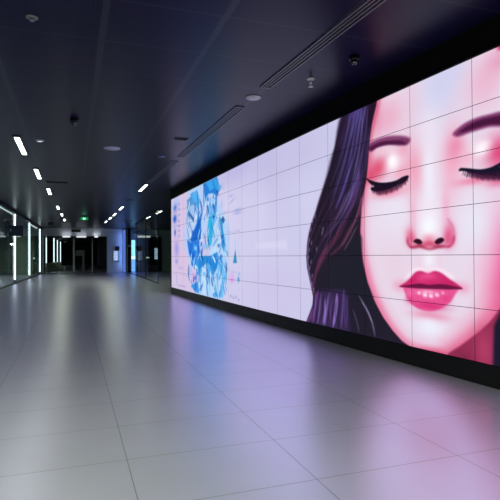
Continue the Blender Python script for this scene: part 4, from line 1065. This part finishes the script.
for (x, y), lb in LL[1:]:
    r_ = clone(l0, (x, y, H), lb)
    if y < 6 or y > 30:
        for ch in r_.children:
            if ch.type == 'LIGHT':
                ch.data = ch.data.copy(); ch.data.energy = NEAR_FILL_W if y < 6 else FAR_W if x > -5 and y < 50 else 60 if y > 50 else 240

# ------------------------------------------------------------------ linear air diffusers beside the video wall
def diffuser(y0, y1, x0, x1, label):
    L = math.hypot(x1 - x0, y1 - y0); t = thing('linear_air_diffuser', label, 'air diffuser', ((x0 + x1) / 2, (y0 + y1) / 2, H), -math.atan2(x1 - x0, y1 - y0), 'linear air diffusers')
    b = MB()
    for x in (-.085, .085): b.box(x - .008, -L / 2, -.02, x + .008, L / 2, 0)
    for y in (-L / 2, L / 2): b.box(-.093, y - .012, -.02, .093, y + .012, 0)
    b.build('frame', mat('diffuser_rail', (120, 120, 135), .4, .3), t)
    for x in (-.028, .028): MB().box(x - .007, -L / 2 + .012, -.016, x + .007, L / 2 - .012, 0).build('slat', mat('diffuser_rail', (0, 0, 0)), t)
    MB().box(-.077, -L / 2 + .012, -.004, .077, L / 2 - .012, -.001).build('slot', m_blackp, t)
diffuser(4.02, 7.99, 3.27, 3.11, 'long slotted air diffuser in the ceiling above the near end of the video wall')
diffuser(9.21, 14.4, 3.06, 2.96, 'long slotted air diffuser in the ceiling above the blue drawing')
diffuser(15.1, 20.1, 2.94, 2.82, 'faint far slotted air diffuser in line with the nearest middle row light')

# ------------------------------------------------------------------ small things on the ceiling
def disc(name, x, y, r, label, cat, m, part='cover', drop=.02, group=None):
    t = thing(name, label, cat, (x, y, H), 0, group)
    MB().lathe([(0, 0), (r, 0), (r, -drop * .5), (r * .9, -drop), (0, -drop * 1.05)]).build('rim', m, t)
    MB().lathe([(0, -drop), (r * .72, -drop), (r * .7, -drop * 1.4), (0, -drop * 1.5)]).build(part, m, t)
    return t
m_spk = mat('speaker_white', (215, 212, 225), .5)
disc('ceiling_speaker', 1, 13.8, .215, 'round white ceiling speaker in the middle of the dark ceiling', 'ceiling speaker', m_spk, 'grille')
disc('ceiling_speaker', 3.11, 8.6, .14, 'round white ceiling speaker just left of the near end of an air diffuser', 'ceiling speaker', m_spk, 'grille')
disc('ceiling_speaker', 2.41, 14.5, .12, 'small grey round ceiling cap below the dark slot', 'ceiling speaker', mat('cap_grey', (120, 122, 150), .5), 'grille')
disc('ceiling_speaker', 2.78, 26.2, .2, 'grey round disc on the ceiling between the first two middle row lights', 'ceiling speaker', mat('disc_grey', (95, 97, 105), .5), 'grille')
disc('ceiling_speaker', 4.24, 41.6, .5, 'dim grey disc on the ceiling above the blue lit corner', 'ceiling speaker', mat('disc_grey', (95, 97, 105)), 'grille')
disc('ceiling_speaker', 5.38, 43.9, .35, 'dim grey disc on the far ceiling above the dark partition', 'ceiling speaker', mat('disc_grey', (95, 97, 105)), 'grille')

def sprinkler(x, y, s, label, m):
    t = thing('sprinkler', label, 'sprinkler', (x, y, H), 0)
    MB().lathe([(0, 0), (.055 * s, 0), (.05 * s, -.012 * s), (.02 * s, -.02 * s), (0, -.02 * s)]).build('rosette', m, t)
    b = MB().lathe([(0, -.02 * s), (.014 * s, -.02 * s), (.014 * s, -.07 * s), (0, -.07 * s)], n=12)
    for a in (-1, 1): b.box(a * .016 * s - .003 * s, -.003 * s, -.1 * s, a * .016 * s + .003 * s, .003 * s, -.06 * s)
    b.build('body', m, t)
    MB().lathe([(0, -.1 * s), (.032 * s, -.102 * s), (.034 * s, -.108 * s), (0, -.106 * s)], n=16).build('deflector', m, t)
sprinkler(3.67, 7.39, 1.25, 'small sprinkler head hanging right of the near air diffuser', m_white)
sprinkler(5.27, 33.3, 1.6, 'tiny sprinkler head just below the right light near the video wall', m_white)
t = thing('smoke_detector', 'white saucer shaped smoke detector at the top left of the ceiling', 'smoke detector', (-0.449, 6.54, H))
m_det = mat('detector_grey', (120, 122, 126), .5)
MB().lathe([(0, 0), (.07, 0), (.071, -.01), (.05, -.02), (0, -.02)]).build('base', m_det, t)
MB().lathe([(0, -.02), (.04, -.02), (.03, -.045), (.01, -.058), (0, -.058)]).build('sensor', m_det, t)
t = thing('smoke_detector', 'small bright lit detector beside the nearest left row light', 'smoke detector', (-0.748, 13.4, H))
MB().lathe([(0, 0), (.10, 0), (.10, -.02), (.07, -.03), (0, -.03)]).build('base', m_white, t)
MB().box(-.05, -.03, -.04, .05, .03, -.03, .005).build('indicator', mat('indicator_glow', (255, 255, 255), emit=(230, 235, 225), es=.8), t)

def dome(x, y, s, label):
    t = thing('dome_camera', label, 'camera', (x, y, H))
    MB().lathe([(0, 0), (.075 * s, 0), (.075 * s, -.05 * s), (.06 * s, -.06 * s), (0, -.06 * s)]).build('base', m_blackp, t)
    MB().lathe([(.055 * s, -.06 * s), (.053 * s, -.085 * s), (.038 * s, -.11 * s), (.018 * s, -.123 * s), (0, -.126 * s)]).build('dome', mat('dark_dome', (8, 8, 10), .05, coat=1), t)
dome(3.86, 6.36, 1.0, 'black dome security camera on the ceiling right of the air diffuser')
dome(0.0468, 11.1, 1.15, 'small black dome camera on the dark middle of the ceiling')

def slot(x, y, w_, d_, label):
    t = thing('ceiling_slot', label, 'ceiling vent', (x, y, H), 0)
    MB().box(-w_ / 2, -d_ / 2, -.006, w_ / 2, d_ / 2, -.001).build('opening', mat('pure_black', (2, 2, 2), .9), t)
    b = MB(); b.box(-w_ / 2 - .02, -d_ / 2 - .02, -.014, w_ / 2 + .02, -d_ / 2, 0); b.box(-w_ / 2 - .02, d_ / 2, -.014, w_ / 2 + .02, d_ / 2 + .02, 0)
    b.box(-w_ / 2 - .02, -d_ / 2, -.014, -w_ / 2, d_ / 2, 0); b.box(w_ / 2, -d_ / 2, -.014, w_ / 2 + .02, d_ / 2, 0)
    b.build('frame', m_bulk, t)
slot(2.52, 12.2, .30, .16, 'short dark vent slot in the blue lit part of the ceiling')
slot(-0.542, 20.7, .75, .25, 'long dark vent slot right of the second left row light')

# ------------------------------------------------------------------ green exit sign
t = thing('exit_sign', 'small glowing green exit sign hanging from the far ceiling', 'exit sign', (.80, 36.8, 0))
MB().box(-.012, -.012, 4.40, .012, .012, H).build('rod', m_metal, t)
hb = MB().box(-.27, -.05, 4.15, .27, .05, 4.40, .01).build('housing', mat('exit_green_case', (10, 60, 40), .5), t)
MB().box(-.25, -.058, 4.17, .25, -.05, 4.38).build('face', mat('exit_green', (10, 120, 70), emit=(20, 150, 90), es=.75), t)
b = MB(); b.box(-.10, -.062, 4.22, .02, -.058, 4.33); b.prism([(.02, -.062), (.02, -.058), (.09, -.058), (.09, -.062)], 4.24, 4.31)
b.build('pictogram', mat('exit_pale', (200, 255, 225), emit=(170, 255, 210), es=1.6), t)

t = thing('hanging_projector', 'dark box hanging under the ceiling left of the end wall', 'box', (-1.53, 42.2, 0))
MB().box(-.22, -.2, 4.1, .22, .2, 4.35, .02).build('body', m_metal, t)
MB().box(-.03, -.03, 4.35, .03, .03, H).build('bracket', m_metal, t)
MB().box(-.18, -.21, 4.14, .18, -.2, 4.3).build('front', m_bulk, t)

t = thing('vent_grille', 'dark two slot vent grille in the grey end wall above the doors', 'vent', (.37, YE, 4.27))
MB().box(-.45, -.02, -.16, .45, -.001, .14).build('plate', mat('grille_grey', (78, 82, 88), .5), t)
for z in (-.09, .04): MB().box(-.4, -.03, z - .03, .4, -.018, z + .03).build('slot', m_blackp, t)

# ------------------------------------------------------------------ left front: glowing posts
m_post = mat('post_glow', (235, 240, 240), .5, emit=(218, 230, 230), es=3)
def post(y, w_, h, label, es=1, grp='glowing white posts'):
    t = thing('light_post', label, 'light post', (fx(y), y, 0), -fa, grp)
    MB().box(-w_ / 2 - .006, -.02, .07, w_ / 2 + .006, .13, h).build('profile', m_alu, t)
    MB().box(-w_ / 2, -.06, .25, w_ / 2, -.02, h - .02, .008).build('light_strip', m_post, t)
    MB().box(-w_ / 2 - .04, -.09, 0, w_ / 2 + .04, .15, .07).build('foot', m_metal, t)
    return t
for y, w_, lb in [(34.2, .09, 'widest glowing white post of the left front, behind the navy blade sign'),
                  (42.4, .09, 'second glowing white post of the left front, right of the navy sign'),
                  (51.4, .09, 'third glowing white post, in the corner where left front meets end wall'),
                  (24.0, .13, 'glowing white post of the left front outside the left edge'),
                  (13.0, .13, 'glowing white post of the left front nearest the camera')]:
    post(y, w_, 4.30, lb)
for y, w_, lb in [(59.2, .10, 'first glowing post seen through the end wall glass'), (72.4, .14, 'second glowing post seen through the end wall glass'),
                  (80.5, .11, 'third dim glowing post seen through the end wall glass'), (89.6, .12, 'farthest dim post seen through the end wall glass')]:
    post(y, w_, 4.2, lb, grp='glowing posts beyond the end wall')
m_strip = mat('strip_glow', (235, 240, 240), .5, emit=(222, 232, 230), es=1.6)
for y0, y1, z, lb in [(24.4, 34.0, 4.24, 'glowing horizontal light strip running to the top of the widest glowing post'),
                      (43.6, 49.6, 4.2, 'short horizontal light strip between the second and third glowing posts')]:
    ym = (y0 + y1) / 2
    t = thing('light_strip', lb, 'light strip', (fx(ym) - .1, ym, z), -fa)
    L = (y1 - y0) / 2
    MB().box(-.06, -L, .0, -.01, L, .16).build('housing', m_metal, t)
    MB().box(-.01, -L, .0, .03, L, .13).build('diffuser', m_strip, t)

# navy blade sign
t = thing('blade_sign', 'navy blue box sign projecting across the widest glowing post', 'sign', (-3.22, 33.7, 0))
MB().box(-.40, -.05, 2.92, .40, .05, 3.56, .015).build('panel', mat('navy_sign', (30, 38, 72), .5), t)
MB().box(-.31, -.056, 3.2, -.25, -.05, 3.36).build('mark', mat('sign_mark', (170, 180, 200), emit=(150, 165, 190), es=.5), t)
MB().box(-.30, .05, 3.1, -.15, .3, 3.2).build('bracket', m_metal, t)
t = thing('security_camera', 'small pale camera on a short arm above the navy blade sign', 'camera', (-3.5, 33.9, 3.95))
MB().box(-.38, -.03, -.02, .1, .03, .02).build('arm', m_white, t)
MB().box(-.42, -.12, -.16, -.30, .06, -.03, .01).build('body', m_white, t)

# room behind the left front
struct('trim_4', beam(-9, 95, 3.3, 3.5, -6.0, -5.96), m_metal)
m_glow = mat('shop_glow', (220, 225, 225), emit=(190, 205, 205), es=.55)
for x, y, z, w_, lb in [(-5.5, 38, 2.15, .75, 'lower dim lit strip inside the glass front at the left edge'),
                        (-5.5, 43, 2.72, .4, 'small dim lit sign inside the glass front, left of the widest post'),
                        (-4.6, 46, 2.72, .35, 'small dim lit sign inside the glass front, right of the widest post')]:
    t = thing('interior_lamp', lb, 'lamp', (x, y, z))
    MB().box(-w_ / 2 - .03, -.02, -.1, w_ / 2 + .03, .06, .1, .01).build('housing', m_metal, t)
    MB().box(-w_ / 2, -.035, -.06, w_ / 2, -.02, .06).build('face', m_glow, t)
    MB().box(-.015, 0, .1, .015, .03, H - z).build('hanger', m_metal, t)
    ld = bpy.data.lights.new('lamp_glow', 'AREA'); ld.shape = 'RECTANGLE'; ld.size = w_; ld.size_y = .12; ld.energy = 20; ld.color = (.9, 1, .97)
    lo = bpy.data.objects.new('lamp_glow', ld); col.objects.link(lo); lo.parent = t; lo.location = (0, -.05, 0); lo.rotation_euler = (math.radians(60), 0, 0)
t = thing('shop_counter', 'dark grey counter inside the glass front at the left edge', 'counter', (-5.6, 36, 0))
MB().box(-.5, -2, 0, .5, 2, 1.0, .02).build('body', m_dark, t)
MB().box(-.56, -2.06, 1.0, .56, 2.06, 1.05, .01).build('worktop', m_metal, t)
t = thing('partition_panel', 'pale grey partition panel behind the glass between the second and third posts', 'partition', (-4.0, 50.5, 0))
MB().box(-.95, -.05, .05, .75, .05, 4.3).build('panel', mat('pale_partition', (130, 140, 138), .6), t)
MB().box(-1.0, -.08, 0, .8, .08, .05).build('base', m_metal, t)
t = thing('bollard', 'slim dark bollard with a small light before the pale partition', 'bollard', (-3.25, 49.6, 0))
MB().box(-.05, -.05, 0, .05, .05, 1.45, .01).build('shaft', m_blackp, t)
MB().lathe([(0, 1.45), (.06, 1.45), (.07, 1.53), (.05, 1.6), (0, 1.6)], n=16).build('lamp_head', mat('small_glow', (255, 255, 255), emit=(215, 230, 240), es=.9), t)

# pale armchairs behind the end glass
m_chair = mat('pale_fabric', (176, 178, 172), .9, noise=.05)
def armchair(x, y, s, label):
    t = thing('armchair', label, 'armchair', (x, y, 0), .3, 'pale armchairs beyond the glass')
    MB().box(-.42 * s, -.36 * s, .12 * s, .42 * s, .36 * s, .46 * s, .06 * s).build('seat', m_chair, t)
    MB().box(-.46 * s, .22 * s, .2 * s, .46 * s, .46 * s, 1.05 * s, .09 * s).build('backrest', m_chair, t)
    for a in (-1, 1): MB().box(a * .48 * s - .09 * s, -.38 * s, .12 * s, a * .48 * s + .09 * s, .42 * s, .68 * s, .05 * s).build('armrest', m_chair, t)
    for a in (-1, 1):
        for b_ in (-1, 1): MB().box(a * .4 * s - .02, b_ * .32 * s - .02, 0, a * .4 * s + .02, b_ * .32 * s + .02, .13 * s).build('leg', m_metal, t)
armchair(-2.0, 55.6, 1.0, 'pale rounded armchair at the left end of the glass doors')
armchair(-1.45, 57.4, 1.05, 'pale rounded armchair right behind the first post beyond the glass')

# door head lights
for x, w_, lb, g in [(-.55, .72, 'left bright rectangular light above the glass doors', 1.0), (.87, .95, 'middle thin bright light above the glass doors', 1.0), (2.3, .35, 'right small bright light above the glass doors', 1.3)]:
    t = thing('door_light', lb, 'light', (x, YE - .03, 3.66), 0, 'lights above the glass doors')
    MB().box(-w_ / 2 - .02, -.07, -.1, w_ / 2 + .02, .029, .1).build('housing', m_metal, t)
    ld = bpy.data.lights.new('lamp_glow', 'AREA'); ld.shape = 'RECTANGLE'; ld.size = w_; ld.size_y = .1; ld.energy = 1.5; ld.color = (.93, .98, 1)
    lo = bpy.data.objects.new('lamp_glow', ld); col.objects.link(lo); lo.parent = t; lo.location = (0, -.25, .12); lo.rotation_euler = (math.radians(150), 0, 0)  # added uplight ahead of the door light, brightens the wall header
    MB().box(-w_ / 2, -.085, -.075, w_ / 2, -.07, .075).build('diffuser', mat('door_glow', (255, 255, 255), emit=(226, 230, 232), es=1.0), t)
# kiosk frame in the dark beyond
t = thing('display_stand', 'dim grey stand with a wide top in the dark behind the glass doors', 'stand', (.85, 58, 0))
m_st = mat('stand_grey_self_lit', (120, 122, 122), .6, emit=(60, 62, 62), es=.3)  # faint self-glow stands in for light falling on the stand
MB().box(-.5, -.2, 1.75, .42, .2, 2.35, .02).build('top', m_st, t)
MB().box(.18, -.12, .05, .42, .12, 1.75).build('leg', m_st, t)
MB().box(-.1, -.4, 0, .6, .4, .05).build('foot', m_metal, t)

# ------------------------------------------------------------------ right rear: display, blue lights, dark partition
def info(x, y, z, w_, h, label, rz=0):
    t = thing('information_display', label, 'display', (x, y, z), rz)
    MB().box(-w_ / 2 - .03, -.06, -.05, w_ / 2 + .03, 0, h + .03, .01).build('housing', m_metal, t)
    MB().box(-w_ / 2, -.075, 0, w_ / 2, -.06, h).build('screen', mat('info_glow', (220, 230, 245), emit=(178, 200, 232), es=.9), t)
    for i in range(5):
        MB().box(-w_ * .36, -.079, h * (.14 + .17 * i), w_ * (.1 + .22 * ((i * 7) % 3) / 2), -.075, h * (.19 + .17 * i)).build('text_line', mat('info_text', (70, 90, 130), .6), t)
    MB().box(-w_ * .1, -.14, h + .06, w_ * 1.0, -.0, h + .5, .01).build('header_box', mat('info_header', (16, 20, 46), .4), t)
    MB().box(-w_ / 2, -.2, -.13, w_ * 1.0, -.02, -.06, .01).build('shelf', m_alu, t)
info(4.2, YE - .001, 1.25, .38, .95, 'small white information display with a dark box on top, on the grey end wall')

t = thing('blue_light_column', 'tall soft blue glowing column at the right end of the grey wall', 'light column', (5.06, YE - .12, 0))
m_blue = mat('blue_glow', (60, 100, 220), emit=(92, 132, 224), es=.75)
MB().box(-.16, -.05, .02, .16, .11, H).build('profile', m_bulk, t)
MB().box(-.13, -.075, .04, .13, -.05, 4.4, .008).build('light_strip', m_blue, t)
ld = bpy.data.lights.new('blue_wash', 'AREA'); ld.shape = 'RECTANGLE'; ld.size = .12; ld.size_y = 4.0; ld.energy = 14; ld.color = (.2, .38, 1)
lo = bpy.data.objects.new('blue_wash', ld); col.objects.link(lo); lo.parent = t; lo.location = (-.2, -.3, 2.25); lo.rotation_euler = (math.radians(90), 0, math.radians(55))

t = thing('blue_light_panel', 'narrow bright blue light panel standing behind the glass right of the black post', 'light panel', (6.07, 54.2, 0))
MB().box(-.26, 0, 0, .26, .1, 3.45, .01).build('frame', m_blackp, t)
MB().box(-.19, -.015, 1.75, .19, 0, 3.38).build('upper_screen', mat('cyan_glow', (110, 180, 250), emit=(132, 192, 252), es=2.6), t)
MB().box(-.19, -.015, 1.35, .19, 0, 1.72).build('middle_screen', mat('pale_cyan_glow', (190, 225, 250), emit=(190, 226, 252), es=2.6), t)
MB().box(-.19, -.015, .06, .19, 0, 1.32).build('lower_screen', mat('deep_blue_glow', (70, 120, 220), emit=(92, 140, 226), es=2.6), t)

t = thing('security_camera', 'small white camera on a bracket at the black corner post', 'camera', (5.54, YE - .26, 2.72))
MB().box(-.03, -.16, -.03, .03, .0, .03).build('bracket', m_white, t)
MB().box(-.32, -.3, -.08, .12, -.16, .1, .02).build('body', m_white, t)

# glass partition in line with the corridor
px0, py0, px1, py1 = 4.80, 30.3, 5.30, 50.0
L = math.hypot(px1 - px0, py1 - py0); pa = math.atan2(px1 - px0, py1 - py0)
t = thing('glass_partition', 'tall dark glass partition left of the video wall', 'partition', ((px0 + px1) / 2 + .04, (py0 + py1) / 2, 0), -pa)
sg = glass('partition_glass', (.86, .92, .90), .04, .15)
n = 3
for i in range(n):
    a_ = -L / 2 + L * i / n; b_ = a_ + L / n
    MB().box(-.01, a_ + .02, .06, .01, b_ - .02, H - .06).build('glass_panel', sg, t)
for i in range(n + 1):
    y_ = -L / 2 + L * i / n
    MB().box(-.025, y_ - .02, 0, .025, y_ + .02, H - .001).build('mullion', m_metal, t)
MB().box(-.03, -L / 2, H - .06, .03, L / 2, H - .001).build('top_rail', m_metal, t)
MB().box(-.03, -L / 2, 0, .03, L / 2, .06).build('bottom_rail', m_blackp, t)

# black doorway in the wall behind the glass
t = thing('double_door', 'black double door with pale edges in the wall behind the glass partition', 'door', (7.75, 54.59, 0))
b = MB(); b.box(-1.32, -.12, 0, -1.24, 0, 3.75); b.box(1.24, -.12, 0, 1.32, 0, 3.75); b.box(-1.32, -.12, 3.6, 1.32, 0, 3.75); b.build('frame', m_blackp, t)
for a in (-1, 1):
    MB().box(min(0, a * 1.24) + .01, -.05, .01, max(0, a * 1.24) - .01, 0, 3.6).build('leaf', mat('door_black', (14, 18, 18), .3), t)
for x in (-1.05, -.72): MB().box(x - .025, -.08, .05, x + .025, -.05, 3.5).build('edge_strip', mat('brass', (170, 160, 110), .4, .6), t)
t = thing('lit_fascia', 'white lit fascia strip above the left half of the black double door', 'lit sign', (7.17, 54.46, 3.62))
MB().box(-.74, -.06, 0, .74, .0, .26).build('housing', m_metal, t)
MB().box(-.72, -.075, .02, .72, -.06, .24).build('diffuser', mat('fascia_glow', (230, 232, 236), emit=(206, 206, 200), es=.85), t)
info(8.5, 54.52, 1.35, .34, 1.15, 'tall information display in front of the black double door')
t = thing('shelf_lamp', 'small pale lit lamp low before the black double door', 'lamp', (7.55, 54.5, 1.5))
MB().box(-.2, -.12, -.05, .2, -.05, .08, .01).build('diffuser', mat('shelf_glow', (225, 230, 230), emit=(190, 200, 198), es=.9), t)
MB().box(-.22, -.06, -.1, .22, .0, .1).build('housing', m_metal, t)
